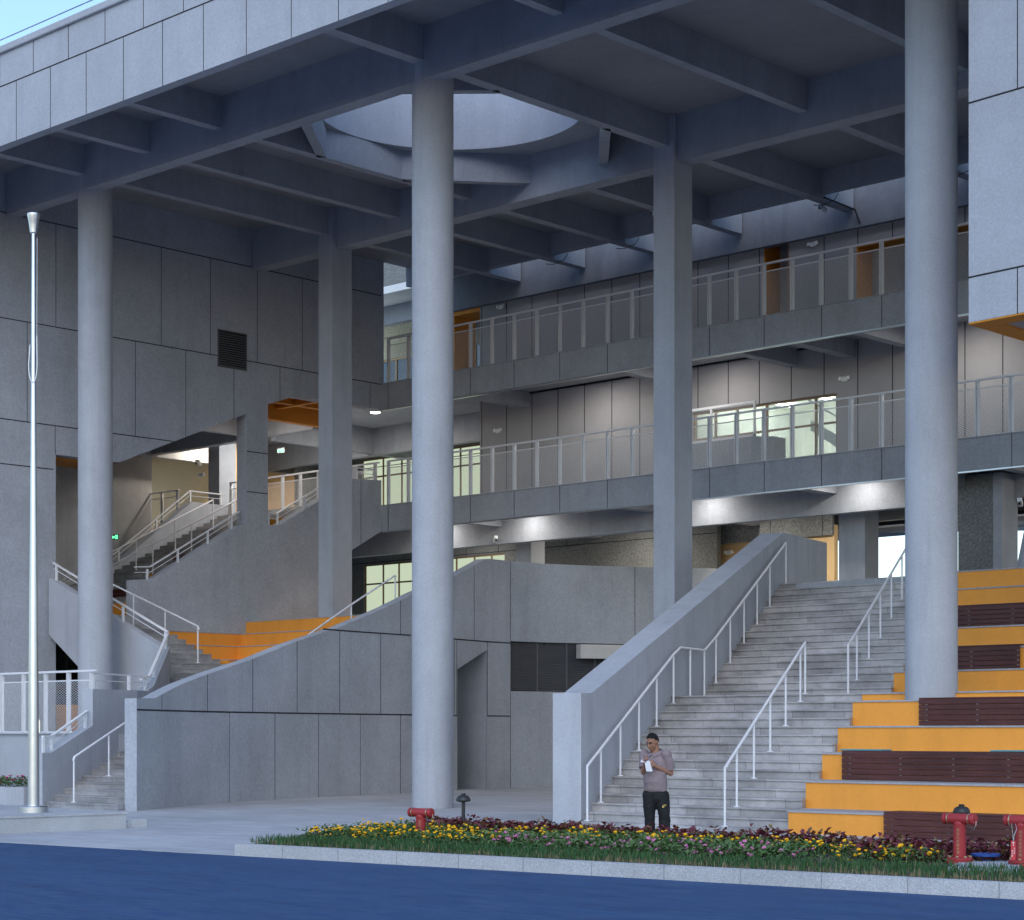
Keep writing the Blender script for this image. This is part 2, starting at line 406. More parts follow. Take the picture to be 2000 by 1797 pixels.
jh(20, 43.4, 15.77); jh(20, 36.7, 12.9); jh(37.84, 43.4, 12.9); jh(20, 35.1, 10.16); jh(37.84, 38.66, 10.16); jh(20, 30.98, 8.94); jh(37.84, 38.66, 8.94)
for k in range(-5, 7):
    y = 36.45+1.8*(k-1)*.9975
    if 22 < y < 43: jv(y, 12.9, 15.77)
    y = 35.54+1.8*(k-1)*1.0
    if 22 < y < 40: jv(y, 10.16 if y < 36 else 10.5+.42*(y-36), 12.58 if 36.7 < y < 37.84 else 12.9)
for y in (42.9, 41.3): jv(y, 12.08, 12.9)
jv(31.04, 9.36, 10.16); jv(38.24, 11.5, 12.9) if 0 else None
b.build('wall', [M['conc_wall'], M['joint']], wing)
b = MB()                                # low wall beside the inner stair, open above it
b.prism([(33.75, 4.6), (41.9, 4.6), (41.9, 7.3), (42.2, 7.5), (43.4, 8.15), (43.4, 9.8), (42.25, 9.74), (39.1, 8.0), (38.66, 8.0), (37.82, 7.97), (37.55, 7.87), (34.4, 6.08), (33.75, 6.04)], 'x', XW-TW+.01, XW-.004)
b.box(XW-.004, XW-.001, 42.5, 42.515, 7.66, 9.8, 1)
b.build('parapet', [M['conc_wall'], M['joint']], wing)
# orange ceilings just inside the two openings
b = MB()
sl_ = (11.29-9.36)/(37.82-33.2)
b.prism([(33.3, 9.44), (37.82, 9.44+sl_*4.52), (37.82, 9.60+sl_*4.52), (33.3, 9.6)], 'x', XW-1.15, XW-TW)
b.prism([(31.06, 9.30), (33.3, 9.30), (33.3, 9.6), (31.06, 9.6)], 'x', XW-1.6, XW-TW)
b.prism([(35.2, 10.2), (37.82, 10.2+sl_*2.62), (37.82, 10.45+sl_*2.62), (35.2, 10.45)], 'x', XW-1.3, XW-1.16)
b.box(XW-2.6, XW-TW, 38.6, 43.4, 12.35, 12.45); b.box(XW-1.75, XW-1.5, 38.6, 43.4, 12.12, 12.35)
b.box(XW-2.75, XW-2.45, 38.6, 43.4, 11.75, 12.35); b.box(XW-2.45, XW-TW, 41.0, 41.2, 12.1, 12.35)
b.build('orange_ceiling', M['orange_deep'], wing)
b = MB(); vy0, vy1, vz0, vz1 = 36.72, 37.82, 12.58, 13.7
for z in (vz0, vz1-.035): b.box(XW, XW+.03, vy0, vy1, z, z+.035)
for y in (vy0, vy1-.035): b.box(XW, XW+.03, y, y+.035, vz0, vz1)
b.box(XW, XW+.005, vy0, vy1, vz0, vz1, 1)
vent = b.build('vent', [M['louvre'], M['joint']], wing)
b = MB()
for i in range(15):
    z = vz0+.06+i*.068; b.obox((XW+.02, (vy0+vy1)/2, z), (.017, 0, -.02), (0, (vy1-vy0)/2-.036, 0), (.002, 0, .002))
b.build('slat', M['louvre'], vent)
# window behind the terrace, below the stair
b = MB(); b.box(XW-.5, XW-.44, 31.06, 33.6, 1.6, 4.6); gd = b.build('ground_window', M['black'], wing)
b = MB(); b.box(XW-.44, XW-.42, 31.15, 33.5, 2.5, 4.3); b.build('pane', M['glass_dark'], gd)
b = MB(); b.box(XW-.44, XW-.41, 31.10, 33.6, 1.62, 2.42); b.build('orange_panel', M['orange'], gd)
b = MB()
for y in (31.68, 32.3): b.box(XW-.44, XW-.40, y, y+.05, 2.42, 4.35)
b.box(XW-.44, XW-.40, 31.1, 33.6, 2.42, 2.47); b.build('window_frame', M['black'], gd)
# ================= GALLERIES
YG, YR = 43.4, 46.3
def gallery(zb, zt, label, xs0, beams, lab_soffit):
    g = thing('gallery', label, 'gallery', (-35, YG+1, zb), 'access galleries')
    b = MB(); b.box(XW, XR, YG, YG+.12, zb, zt-.02)
    for i in range(0, 22):
        x = -46.23+1.855*i
        if XW < x < XR: b.box(x-.009, x+.009, YG-.004, YG, zb, zt-.02, 1)
    b.build('fascia', [M['conc'], M['joint']], g)
    b = MB(); b.box(XW, XR, YG-.03, YG+.14, zt-.02, zt+.01); b.build('coping', M['conc'], g)
    b = MB(); b.box(-75, XR, YG+.12, YR+14, zb+.48, zt-.1); b.build('slab', M['conc'], g)
    b = MB(); b.box(XW, XR, YG-.008, YG+.10, zb-.035, zb); b.build('drip_rail', M['steel'], g)
    for x0, x1 in beams:
        b = MB(); b.box(x0, x1, YG+.12, YR+.02 if zb > 10 else YR+6, zb+.01, zb+.48); b.build('beam', M['conc'], g)
    return g
gU = gallery(12.08, 12.92, 'upper access gallery with grey panelled edge under the canopy', 0, [(-43.1, -42.7), (-36.9, -36.6), (-32.7, -32.35), (-30.75, -30.4), (-28.75, -28.45), (-22.5, -22.2), (-18.2, -17.9)], 0)
gL = gallery(8.15, 8.98, 'lower access gallery with grey panelled edge, one floor below the other', 0, [(-43.15, -42.8), (-36.9, -36.6), (-30.6, -30.2), (-24.5, -24.2), (-18.2, -17.9)], 0)
b = MB(); b.box(-75, XR, 45.1, 45.42, 7.62, 8.63); b.box(-75, XR, 52.5, 52.8, 7.9, 8.63); b.build('long_beam', M['conc'], gL)
b = MB(); b.box(-75, -44.9, 48.0, 48.3, 11.6, 12.56); b.box(-52.2, -51.9, 43.5, 56, 11.65, 12.56); b.box(-58.5, -58.2, 34, 56, 11.65, 12.56); b.build('long_beam', M['conc'], gU)
# mesh railings: one diamond panel and one post shared by every bay
def diamond_panel(wd, ht):
    b = MB(); px, pz = .115, .058; t = .0026; d = .0018
    k = pz/px
    for sgn in (1, -1):
        n0 = int(-(ht/pz+2)); n1 = int(wd/px+ht/pz+3)
        for i in range(n0, n1):
            # line x = i*px + sgn*z/k'
            xa = i*px
            pts = []
            for z in (0, ht):
                x = xa+sgn*z/k; pts.append((x, z))
            (xa_, za), (xb_, zb_) = pts
            lo, hi = 0.0, 1.0; dx = xb_-xa_
            if abs(dx) > 1e-6:
                t0, t1 = (0-xa_)/dx, (wd-xa_)/dx
                lo = max(lo, min(t0, t1)); hi = min(hi, max(t0, t1))
            if hi-lo < .01: continue
            p = (xa_+dx*lo, 0, ht*lo); q = (xa_+dx*hi, 0, ht*hi)
            for (o1, o2) in (((-t), (-d)), ((t), (d))): pass
            b.add([(p[0], -d, p[2]-t), (p[0], d, p[2]-t), (p[0], d, p[2]+t), (p[0], -d, p[2]+t), (q[0], -d, q[2]-t), (q[0], d, q[2]-t), (q[0], d, q[2]+t), (q[0], -d, q[2]+t)],
                  [(0, 4, 5, 1), (1, 5, 6, 2), (2, 6, 7, 3), (3, 7, 4, 0)])
    b.box(0, wd, -.006, .006, -.014, .010); b.box(0, wd, -.006, .006, ht-.012, ht+.016)
    b.box(0, .018, -.006, .006, 0, ht); b.box(wd-.018, wd, -.006, .006, 0, ht)
    return b
PANEL = [None]; POST = [None]; PITCH = .927
def mesh_railing(label, x_first, n, y, z0, x_end, group='mesh railings'):
    g = thing('mesh_railing', label, 'railing', (x_first, y, z0), group)
    b = MB(); b.box(x_first-.05, x_end, y-.035, y+.035, z0+1.385, z0+1.435); b.build('handrail', M['white'], g, bevel=.006)
    for i in range(n):
        x = x_first+i*PITCH
        if POST[0] is None:
            b = MB(); b.box(x-.05, x-.035, y-.03, y+.04, z0-.06, z0+1.385); b.box(x+.035, x+.05, y-.03, y+.04, z0-.06, z0+1.385); b.box(x-.035, x+.035, y+.022, y+.04, z0-.06, z0+1.385)
            POST[0] = b.build('post', M['white'], g); POST.append(Vector((x-x_first, 0, 0)))
        else:
            inst(POST[0], g, (i*PITCH, 0, 0))
        if i == n-1: break
        if PANEL[0] is None:
            pb = diamond_panel(PITCH-.11, 1.18)
            pb.v = [(v[0]+x+.055, v[1]+y, v[2]+z0+.015) for v in pb.v]
            PANEL[0] = pb.build('mesh_panel', M['white'], g, normals=False)
        else:
            inst(PANEL[0], g, (i*PITCH, 0, 0))
    return g
mesh_railing('long white mesh railing along the dim upper gallery', -46.25, 31, YG+.03, 12.92, -18.4)
mesh_railing('long white mesh railing along the lit lower gallery', -46.25, 34, YG+.03, 8.98, -15.6)
mesh_railing('white mesh railing inside the side wing, in front of the tan wall', -62.0, 6, YG+.03, 8.98, -57.3)
mesh_railing('white mesh railing seen through the tall opening beside the square column', -54.3, 9, YG+.03, 8.98, -46.7)
# ================= REAR BLOCK behind the galleries
rear = thing('classroom_block', 'grey panelled classroom block behind the two galleries', 'building', (-30, YR+2, 5.1))
b = MB(); x0w = -44.9
wx = (-36.1, -31.0, 8.98, 11.15)        # lit window on the lower gallery
b.box(x0w, wx[0], YR, YR+.25, 8.63, 12.56); b.box(wx[1], XR, YR, YR+.25, 8.63, 12.56); b.box(wx[0], wx[1], YR, YR+.25, wx[3], 12.56)
d1 = (-33.5, -32.62, 12.9, 15.93); d2 = (-30.35, -26.5, 12.9, 15.15)
b.box(x0w, d1[0], YR, YR+.25, 12.5, 16.1); b.box(d1[1], d2[0], YR, YR+.25, 12.5, 16.1); b.box(d2[1], XR, YR, YR+.25, 12.5, 16.1)
b.box(d1[0], d1[1], YR, YR+.25, d1[3], 16.1); b.box(d2[0], d2[1], YR, YR+.25, d2[3], 16.1)
for i in range(-2, 34):
    x = -43.72+1.118*i
    if x < x0w+.05: continue
    zlo = wx[3] if wx[0] < x < wx[1] else 8.98
    b.box(x-.014, x+.014, YR-.003, YR, zlo, 12.56, 1)
    zlo = d1[3] if d1[0]-.1 < x < d1[1]+.1 else (d2[3] if d2[0] < x < d2[1] else 12.9)
    b.box(x-.014, x+.014, YR-.003, YR, zlo, 15.62, 1)
b.build('wall', [M['panel'], M['joint']], rear)
b = MB(); b.box(x0w-.02, x0w, YR-.002, YR+3.6, 8.98, 12.56); b.box(x0w-.02, x0w, YR-.002, YR+3.6, 12.9, 16.1); b.build('return_wall', M['panel'], rear)
b = MB(); b.box(-47.2, XR, YR-.18, YR+.1, 15.62, 17.6); b.build('head_beam', M['conc_raw'], rear)
for (a0, a1, z0, z1, nm) in ((*d1, 'door_recess'), (*d2, 'door_recess')):
    b = MB(); dp = .75
    b.box(a0, a0+.03, YR+.01, YR+dp, z0, z1); b.box(a1-.03, a1, YR+.01, YR+dp, z0, z1); b.box(a0+.03, a1-.03, YR+.01, YR+dp, z1-.03, z1)
    o = b.build(nm, M['orange_deep'], rear)
    b = MB(); b.box(a0+.03, a1-.03, YR+dp, YR+dp+.05, z0, z1); b.build('door', M['conc'], o)
b = MB(); b.box(-33.0, -32.7, YR+.70, YR+.74, 13.0, 13.8); 
for i in range(4): b.box(-33.05, -32.66, YR+.66, YR+.70, 13.0+i*.25, 13.04+i*.25)
b.build('door_grille', M['white'], rear)
def window(parent, x0, x1, z0, z1, y, mulls, trans, fm='frame', gl='glass', fw=.06):
    b = MB(); b.box(x0, x1, y-.05, y+.03, z1-fw, z1); b.box(x0, x1, y-.05, y+.03, z0, z0+fw)
    b.box(x0, x0+fw, y-.05, y+.03, z0+fw, z1-fw); b.box(x1-fw, x1, y-.05, y+.03, z0+fw, z1-fw)
    for mx in mulls: b.box(mx-fw/2, mx+fw/2, y-.045, y+.025, z0+fw, z1-fw)
    for tz in trans: b.box(x0+fw, x1-fw, y-.04, y+.02, tz-fw/2, tz+fw/2)
    o = b.build('window', M[fm], parent)
    b = MB(); b.box(x0+.03, x1-.03, y-.008, y-.004, z0+.03, z1-.03); b.build('pane', M[gl], o)
    return o
window(rear, wx[0], wx[1], wx[2], wx[3], YR+.1, [-35.3, -34.5, -33.45, -31.75], [10.35])
def lit_room(parent, x0, x1, y0, y1, z0, z1, tubes, power, col=(.95, 1, .92), wallmat='whitewall'):
    b = MB(); t = .08
    b.box(x0-t, x0, y0, y1, z0, z1); b.box(x1, x1+t, y0, y1, z0, z1); b.box(x0-t, x1+t, y1, y1+t, z0, z1)
    b.box(x0-t, x1+t, y0, y1+t, z1, z1+t); b.box(x0-t, x1+t, y0, y1+t, z0-t, z0); b.build('room', M[wallmat], parent)
    for (tx, ty, L, ax) in tubes:
        b = MB()
        if ax == 'x': b.box(tx, tx+L, ty, ty+.06, z1-.12, z1-.06)
        else: b.box(tx, tx+.06, ty, ty+L, z1-.12, z1-.06)
        b.build('ceiling_tube', M['tube'], parent)
    for fx in (.25, .75):
        l = bpy.data.lights.new('room_lamp', 'POINT'); l.shadow_soft_size = .35; l.energy = power/2; l.color = col
        o = bpy.data.objects.new('room_lamp', l); COL.objects.link(o); o.location = (x0+(x1-x0)*fx, (y0+y1)/2-.2, z1-1.0)
lit_room(rear, -36.4, -30.6, YR+.28, YR+5.5, 9.0, 11.9, [(-35.6, YR+1.2, 1.2, 'y'), (-34.0, YR+1.0, 1.2, 'y'), (-34.0, YR+3.0, 1.2, 'y'), (-32.4, YR+1.6, 1.2, 'y'), (-35.6, YR+3.2, 1.2, 'y')], 60)
b = MB()                                 # inner stair flight seen through that window
b.prism([(-33.4, 10.9), (-33.4, 10.6), (-31.4, 9.3), (-31.0, 9.3), (-31.0, 9.55)], 'y', YR+2.2, YR+2.3); b.beam((-33.4, YR+2.1, 11.5), (-31.2, YR+2.1, 10.15), .05, .05); b.beam((-31.2, YR+2.1, 10.15), (-30.8, YR+2.1, 10.2), .05, .05)
b.build('inner_stair', M['conc'], rear)
# far wall of the rear block, three floors, left of the gallery wall
far = thing('rear_classroom_wall', 'dark speckled stone wall with rows of lit bronze framed windows, beyond the galleries', 'building', (-52, 50, 5.1))
YF = 50.0; xf0, xf1 = -56.6, -44.9
b = MB()
def fw_band(z0, z1): b.box(xf0, -38.0, YF, YF+.2, z0, z1)
W1 = (-54.6, -47.3, 5.9, 7.94); W2 = (-54.75, -46.0, 9.7, 11.9); W3 = (-54.2, -46.0, 13.7, 15.5)
zz = [5.0]
for W_ in (W1, W2, W3):
    fw_band(zz[-1], W_[2]); b.box(xf0, W_[0], YF, YF+.2, W_[2], W_[3]); b.box(W_[1], -38.0, YF, YF+.2, W_[2], W_[3]); zz.append(W_[3])
fw_band(zz[-1], 21)
for z in (8.35, 8.0, 12.35, 11.55, 16.3): b.box(xf0, -38.0, YF-.004, YF, z-.014, z+.014, 1)
for i in range(8):
    x = -55.6+1.6*i
    b.box(x-.01, x+.01, YF-.004, YF, 7.95, 8.35, 1); b.box(x-.01, x+.01, YF-.004, YF, 11.95, 12.5, 1); b.box(x+.4, x+.42, YF-.004, YF, 15.5, 17, 1)
b.build('stone_wall', [M['granite_dark'], M['joint']], far)
window(far, *W1, YF+.1, [-53.6, -52.75, -51.7, -50.7, -49.75, -48.85, -48.0], [7.2], gl='glowpane') 
window(far, *W2, YF+.1, [-53.6, -52.6, -51.6, -50.5, -49.55, -48.5, -47.4], [11.2], gl='glowpane')
window(far, *W3, YF+.1, [-52.9, -51.5, -50.2, -48.8, -47.4], [14.5], gl='glass_dark')
lit_room(far, -55.5, -45.2, YF+.22, YF+5, 5.2, 8.3, [(-53.5, YF+1, 1.3, 'x'), (-50, YF+1, 1.3, 'x')], 190, (.93, 1, .86))
lit_room(far, -55.5, -45.2, YF+.22, YF+6, 8.9, 12.2, [(-53.6, YF+1.0, 1.3, 'x'), (-53.6, YF+3.0, 1.3, 'x'), (-50, YF+1, 1.3, 'x'), (-50.2, YF+3, 1.3, 'x'), (-47.8, YF+2, 1.3, 'x')], 210, (.93, 1, .86))
lit_room(far, -55.5, -45.2, YF+.22, YF+5, 12.9, 16.9, [], 10, (.75, .9, 1))
b = MB(); b.box(-58, -44.9, 46.6, 49.9, 16.85, 17.1); b.build('upper_ceiling', M['whitewall'], far)
b = MB(); b.box(-55, -44.95, 48.0, 48.3, 16.2, 16.84); b.build('ceiling_beam', M['conc'], far)
pj = XY(889, 46.3)
b = MB(); b.box(pj-.04, -44.93, 46.3, 47.3, 15.5, 15.83); b.box(pj-.1, pj-.04, 46.3, 47.3, 12.9, 15.83); b.build('orange_portal', M['orange'], far)
l = bpy.data.lights.new('corridor_lamp', 'POINT'); l.energy = 60; l.color = (.93, 1, .8); l.shadow_soft_size = .3
o = bpy.data.objects.new('corridor_lamp', l); COL.objects.link(o); o.location = (-53.5, 48.2, 15.6)
# ================= CURVED RAMP WALL
def interp(tab, x):
    if x <= tab[0][0]: return tab[0][1]
    for (a, va), (c, vc) in zip(tab, tab[1:]):
        if x <= c: return va+(vc-va)*(x-a)/(c-a)
    return tab[-1][1]
DT = [(267, 41.07), (360, 43.8), (448, 46.0), (537, 47.9), (622, 49.7), (703, 51.3), (803, 53.1), (890, 55.3), (950, 56.8), (1000, 57.8), (1063, 58.6), (1146, 59.3), (1240, 59.8), (1300, 60.1), (1480, 60.7)]
TT = [(267, 2.36), (303, 2.38), (350, 2.69), (400, 2.95), (494, 3.40), (573, 3.87), (660, 4.33), (745, 4.90), (803, 5.36), (890, 6.06), (949, 6.66), (955, 6.68), (2000, 6.70)]
def W(px): return onD(px, 1000, interp(DT, px))[:2]
def Wtop(px): return interp(TT, px)
PXS = [267, 285, 303]+list(range(320, 880, 18))+[893, 908, 922, 937, 949, 951, 960, 975, 997]+list(range(1015, 1480, 20))+[1480]
def wn(px):
    a, c = W(px-2), W(px+2); d = Vector((c[0]-a[0], c[1]-a[1])); d.normalize(); return Vector((-d.y, d.x))   # inward (away from the camera)
ramp = thing('curved_wall', 'long curved grey panelled wall that rises along the stair and bends under the galleries', 'wall', (*W(620), 0))
b = MB(); th = .32
def colz(px):      # lowest edge of the outer skin at px
    if 893 <= px <= 951: return 3.42+(px-893)/58*.61
    return 0
LV0, LV1 = 2.86, 4.33
outer = []; inner = []
for px in PXS:
    x, y = W(px); n = wn(px); outer.append((x, y)); inner.append((x+n.x*th, y+n.y*th))
for i in range(len(PXS)-1):
    p, q = PXS[i], PXS[i+1]; (x0, y0), (x1, y1) = outer[i], outer[i+1]; (u0, v0), (u1, v1) = inner[i], inner[i+1]
    t0, t1 = Wtop(p), Wtop(q)
    bands = []
    if p >= 997: bands = [(0, 0, LV0, LV0), (LV1, LV1, t0, t1)]
    elif p >= 893 and q <= 951: bands = [(colz(p), colz(q), t0, t1)]
    else: bands = [(0, 0, t0, t1)]
    for (a0, a1, c0, c1) in bands:
        b.face([(x0, y0, a0), (x1, y1, a1), (x1, y1, c1), (x0, y0, c0)])
        b.face([(u0, v0, a0), (u1, v1, a1), (u1, v1, c1), (u0, v0, c0)])
        b.face([(x0, y0, c0), (x1, y1, c1), (u1, v1, c1), (u0, v0, c0)])
        if a0 > 0: b.face([(x0, y0, a0), (x1, y1, a1), (u1, v1, a1), (u0, v0, a0)])
(x0, y0), (u0, v0) = outer[0], inner[0]; b.face([(x0, y0, 0), (u0, v0, 0), (u0, v0, Wtop(267)), (x0, y0, Wtop(267))])
o = b.build('wall', [M['conc_wall']], ramp, smooth=True)
b = MB()
def strip(px, z0, z1, w=.018):
    x, y = W(px); n = wn(px); d = Vector((n.y, -n.x)); e = .004
    P = lambda s, k, z: (x+d.x*s+n.x*k, y+d.y*s+n.y*k, z)
    b.add([P(-w/2, -e, z0), P(w/2, -e, z0), P(w/2, .02, z0), P(-w/2, .02, z0), P(-w/2, -e, z1), P(w/2, -e, z1), P(w/2, .02, z1), P(-w/2, .02, z1)],
          [(3,2,1,0),(4,5,6,7),(0,1,5,4),(1,2,6,5),(2,3,7,6),(3,0,4,7)])
for px in (360, 448, 537, 622, 703.6, 782, 862): strip(px, 0, 2.12)
for px in (316, 405, 493.6, 580.2, 663.4, 743.4, 820, 887, 892, 952): strip(px, 2.12 if px < 1000 else 0, min(Wtop(px), 4.26))
for px in (702.9, 782, 860, 926, 997, 1063, 1146, 1240, 1330): strip(px, 4.26, Wtop(px)-.01)
strip(997, 0, LV0)
def hstrip(pa, pb, z, w=.035):
    n = max(2, int((pb-pa)/18))
    for i in range(n):
        p, q = pa+(pb-pa)*i/n, pa+(pb-pa)*(i+1)/n
        (x0, y0), (x1, y1) = W(p), W(q); m0, m1 = wn(p), wn(q); e = .005
        b.add([(x0-m0.x*e, y0-m0.y*e, z-w/2), (x1-m1.x*e, y1-m1.y*e, z-w/2), (x1+m1.x*.02, y1+m1.y*.02, z-w/2), (x0+m0.x*.02, y0+m0.y*.02, z-w/2),
               (x0-m0.x*e, y0-m0.y*e, z+w/2), (x1-m1.x*e, y1-m1.y*e, z+w/2), (x1+m1.x*.02, y1+m1.y*.02, z+w/2), (x0+m0.x*.02, y0+m0.y*.02, z+w/2)],
              [(3,2,1,0),(4,5,6,7),(0,1,5,4),(2,3,7,6)])
hstrip(267, 892.5, 2.12); hstrip(951.5, 997, 2.12); hstrip(632, 997, 4.27)
b.build('joints', M['joint'], ramp)
# doorway niche
b = MB(); (ax, ay), (bx, by) = W(893), W(951); na = wn(922); dp = 1.0; tdir = Vector((bx-ax, by-ay)); 
A3 = lambda k, z: (ax+na.x*k, ay+na.y*k, z)
B3 = lambda k, z: (bx+na.x*k, by+na.y*k, z)
b.face([A3(.01, 0), A3(dp, 0), A3(dp, 3.42), A3(.01, 3.42)]); b.face([B3(.01, 0), B3(dp, 0), B3(dp, 4.03), B3(.01, 4.03)])
b.face([A3(dp, 0), B3(dp, 0), B3(dp, 4.03), A3(dp, 3.42)]); b.face([A3(.01, 3.42), B3(.01, 4.03), B3(dp, 4.03), A3(dp, 3.42)])
b.build('door_niche', M['conc'], ramp, normals=False)
b = MB(); tdn = tdir.normalized()
Q = lambda s, k, z: (ax+tdn.x*s+na.x*k, ay+tdn.y*s+na.y*k, z)
def qbox(b, s0, s1, k0, k1, z0, z1, m=0):
    b.add([Q(s0,k0,z0),Q(s1,k0,z0),Q(s1,k1,z0),Q(s0,k1,z0),Q(s0,k0,z1),Q(s1,k0,z1),Q(s1,k1,z1),Q(s0,k1,z1)], [(3,2,1,0),(4,5,6,7),(0,1,5,4),(1,2,6,5),(2,3,7,6),(3,0,4,7)], m)
qbox(b, .03, .09, .06, .94, .35, 2.72)
door = b.build('door', M['cream'], ramp)
b = MB()
for z in (.62, 1.3, 1.75, 2.3): qbox(b, .09, .10, .10, .20, z, z+.16)
b.build('hinge', M['black'], door)
# dark louvre band under the curved parapet
lv = thing('wall_louvre', 'dark metal louvre band set in the curved wall under its parapet', 'louvre', (*W(1060), LV0))
def inset(px, k):
    x, y = W(px); n = wn(px); return (x+n.x*k, y+n.y*k)
b = MB()
for i in range(22):
    z = LV0+.03+i*(LV1-LV0-.04)/22
    for j in range(24):
        p, q = 997+j*20, 997+(j+1)*20
        f0, f1, g0, g1 = inset(p, .09), inset(q, .09), inset(p, .15), inset(q, .15)
        b.add([(*f0, z), (*f1, z), (*g1, z+.05), (*g0, z+.05), (*f0, z+.012), (*f1, z+.012), (*g1, z+.062), (*g0, z+.062)], [(0,1,5,4), (4,5,6,7), (3,2,1,0), (2,3,7,6)])
b.build('slat', M['louvre'], lv)
b = MB()
for j in range(24):
    p, q = 997+j*20, 997+(j+1)*20; f0, f1 = inset(p, .2), inset(q, .2); b.face([(*f0, LV0), (*f1, LV0), (*f1, LV1), (*f0, LV1)])
f0, f1 = inset(997, .32), inset(997, 0); b.face([(*f0, LV0), (*f1, LV0), (*f1, LV1), (*f0, LV1)])
b.build('backing', M['joint'], lv)
b = MB()
for px in (1053, 1109.5, 1164, 1220):
    c0, c1 = inset(px-1.3, .075), inset(px+1.3, .075); e0, e1 = inset(px-1.3, .11), inset(px+1.3, .11)
    b.add([(*c0, LV0), (*c1, LV0), (*e1, LV0), (*e0, LV0), (*c0, LV1), (*c1, LV1), (*e1, LV1), (*e0, LV1)], [(3,2,1,0),(4,5,6,7),(0,1,5,4),(1,2,6,5),(2,3,7,6),(3,0,4,7)])
b.build('mullion', M['louvre'], lv)
b = MB(); p0, p1 = inset(1127, -.22), inset(1262, -.22); r0, r1 = inset(1127, .05), inset(1262, .05)
b.add([(*p0, 3.87), (*p1, 3.87), (*r1, 3.87), (*r0, 3.87), (*p0, 4.29), (*p1, 4.29), (*r1, 4.29), (*r0, 4.29)], [(3,2,1,0),(4,5,6,7),(0,1,5,4),(1,2,6,5),(2,3,7,6),(3,0,4,7)])
tag(b.build('shutter_box', M['cream']), 'cream metal shutter box hung under the curved parapet, in front of the dark louvre', 'shutter box')
b = MB()                                 # paved terrace at the first floor behind the curved wall
b.prism([inset(q, .3) for q in range(955, 1480, 15)]+[(-34, 47.2), (-26.5, 44), (-26.5, 37.9), (-6, 37.9), (-6, 75), (-75, 75), (-75, 46.3), (-46.2, 42.2), (-41.3, 40.5)], 'z', 4.7, 5.1)
tag(b.build('first_floor_slab', M['conc']), 'paved first floor terrace behind the curved parapet', 'terrace slab')
# ================= BROAD STAIR (right)
SX, SY, SPH, ST, SL, SZ0, SR = -23.19, 26.61, .331, .3277, 1.70, .0645, .1541
def Ss(n): return (n-1)*ST+(SL if n >= 16 else 0)      # run to the riser of step n
def SYn(n): return SY+Ss(n)*cos(SPH)
def Xl(y): return SX-(y-SY)*tan(SPH)
def Xr(y): return -18.67-(y-26.46)*.325
def Zn(n): return SZ0+n*SR
stair = thing('broad_stair', 'broad grey granite stair in two flights climbing beside the orange tiers', 'staircase', (-21.5, 28, 0))
def step(b, n, y1):
    y0 = SYn(n)
    def quad(ya, yb, z0, z1, e=0):
        b.prism([(Xl(ya)-.05, ya), (Xr(ya)+e, ya), (Xr(yb)+e, yb), (Xl(yb)-.05, yb)], 'z', z0, z1)
    quad(y0+.014, y1+.02, max(0, Zn(n)-1.2), Zn(n)-.032); quad(y0-.012, y1-.012, Zn(n)-.03, Zn(n), 0)
for rng_, nm in ((range(1, 15), 'lower_flight'), (range(15, 16), 'landing'), (range(16, 34), 'upper_flight')):
    b = MB()
    for n in rng_: step(b, n, SYn(n+1) if n < 33 else SYn(33)+6)
    b.build(nm, M['granite'], stair)
b = MB(); b.prism([(Xl(SY)-.1, SY-.35), (Xr(SY), SY-.35), (Xr(SY), SY+.05), (Xl(SY)-.1, SY+.05)], 'z', 0, SZ0-.002); b.build('base_slab', M['granite'], stair)
# its side wall
def Sp(s, off=0.0):
    return Vector((SX-s*sin(SPH)-off*cos(SPH), SY+s*cos(SPH)-off*sin(SPH)))
sw = MB(); prof = [(-.18, 0), (16.46, 0), (16.46, 6.5), (12.55, 6.40), (.33, 2.36), (-.18, 2.35)]
n = len(prof); V = [(*Sp(s), z) for s, z in prof]+[(*Sp(s, .55), z) for s, z in prof]
sw.add(V, [(i, (i+1) % n, (i+1) % n+n, i+n) for i in range(n)]); sw.face(V[:n]); sw.face(V[n:])
o = sw.build('stair_wall', M['conc_col'], bevel=.015); tag(o, 'thick grey side wall sloping up along the left of the broad stair', 'stair wall')
# ---- handrails
def handrail(label, pts, posts, r=.026, pr=.02, group='white stair handrails', plate=True, mat='white', name='stair_handrail'):
    g = thing(name, label, 'handrail', (posts[0][0], posts[0][1], posts[0][2]), group)
    b = MB(); b.tube(pts, r, 10); b.build('rail', M[mat], g, smooth=True)
    for (x, y, z0, z1) in posts:
        b = MB(); b.tube([(x, y, z0), (x, y, z1)], pr, 8)
        if plate: b.lathe([(.06, 0), (.06, .012), (.03, .02)], (x, y, z0), 16)
        b.build('post', M[mat], g, smooth=True)
    return g
RH = .98
def rail_line(offx, ns, label):
    pts, posts = [], []
    for i, nn in enumerate(ns):
        s = Ss(nn)+.16; y = SY+s*cos(SPH); x = Xl(y)+offx
        z = Zn(nn); posts.append((x, y, z, z+RH)); pts.append((x, y, z+RH))
    p0 = posts[0]; 
    return handrail(label, [(p0[0], p0[1], p0[2]+RH-.001)]+pts[1:], posts)
def off_at(px, y): return XY(px, y)-Xl(y)
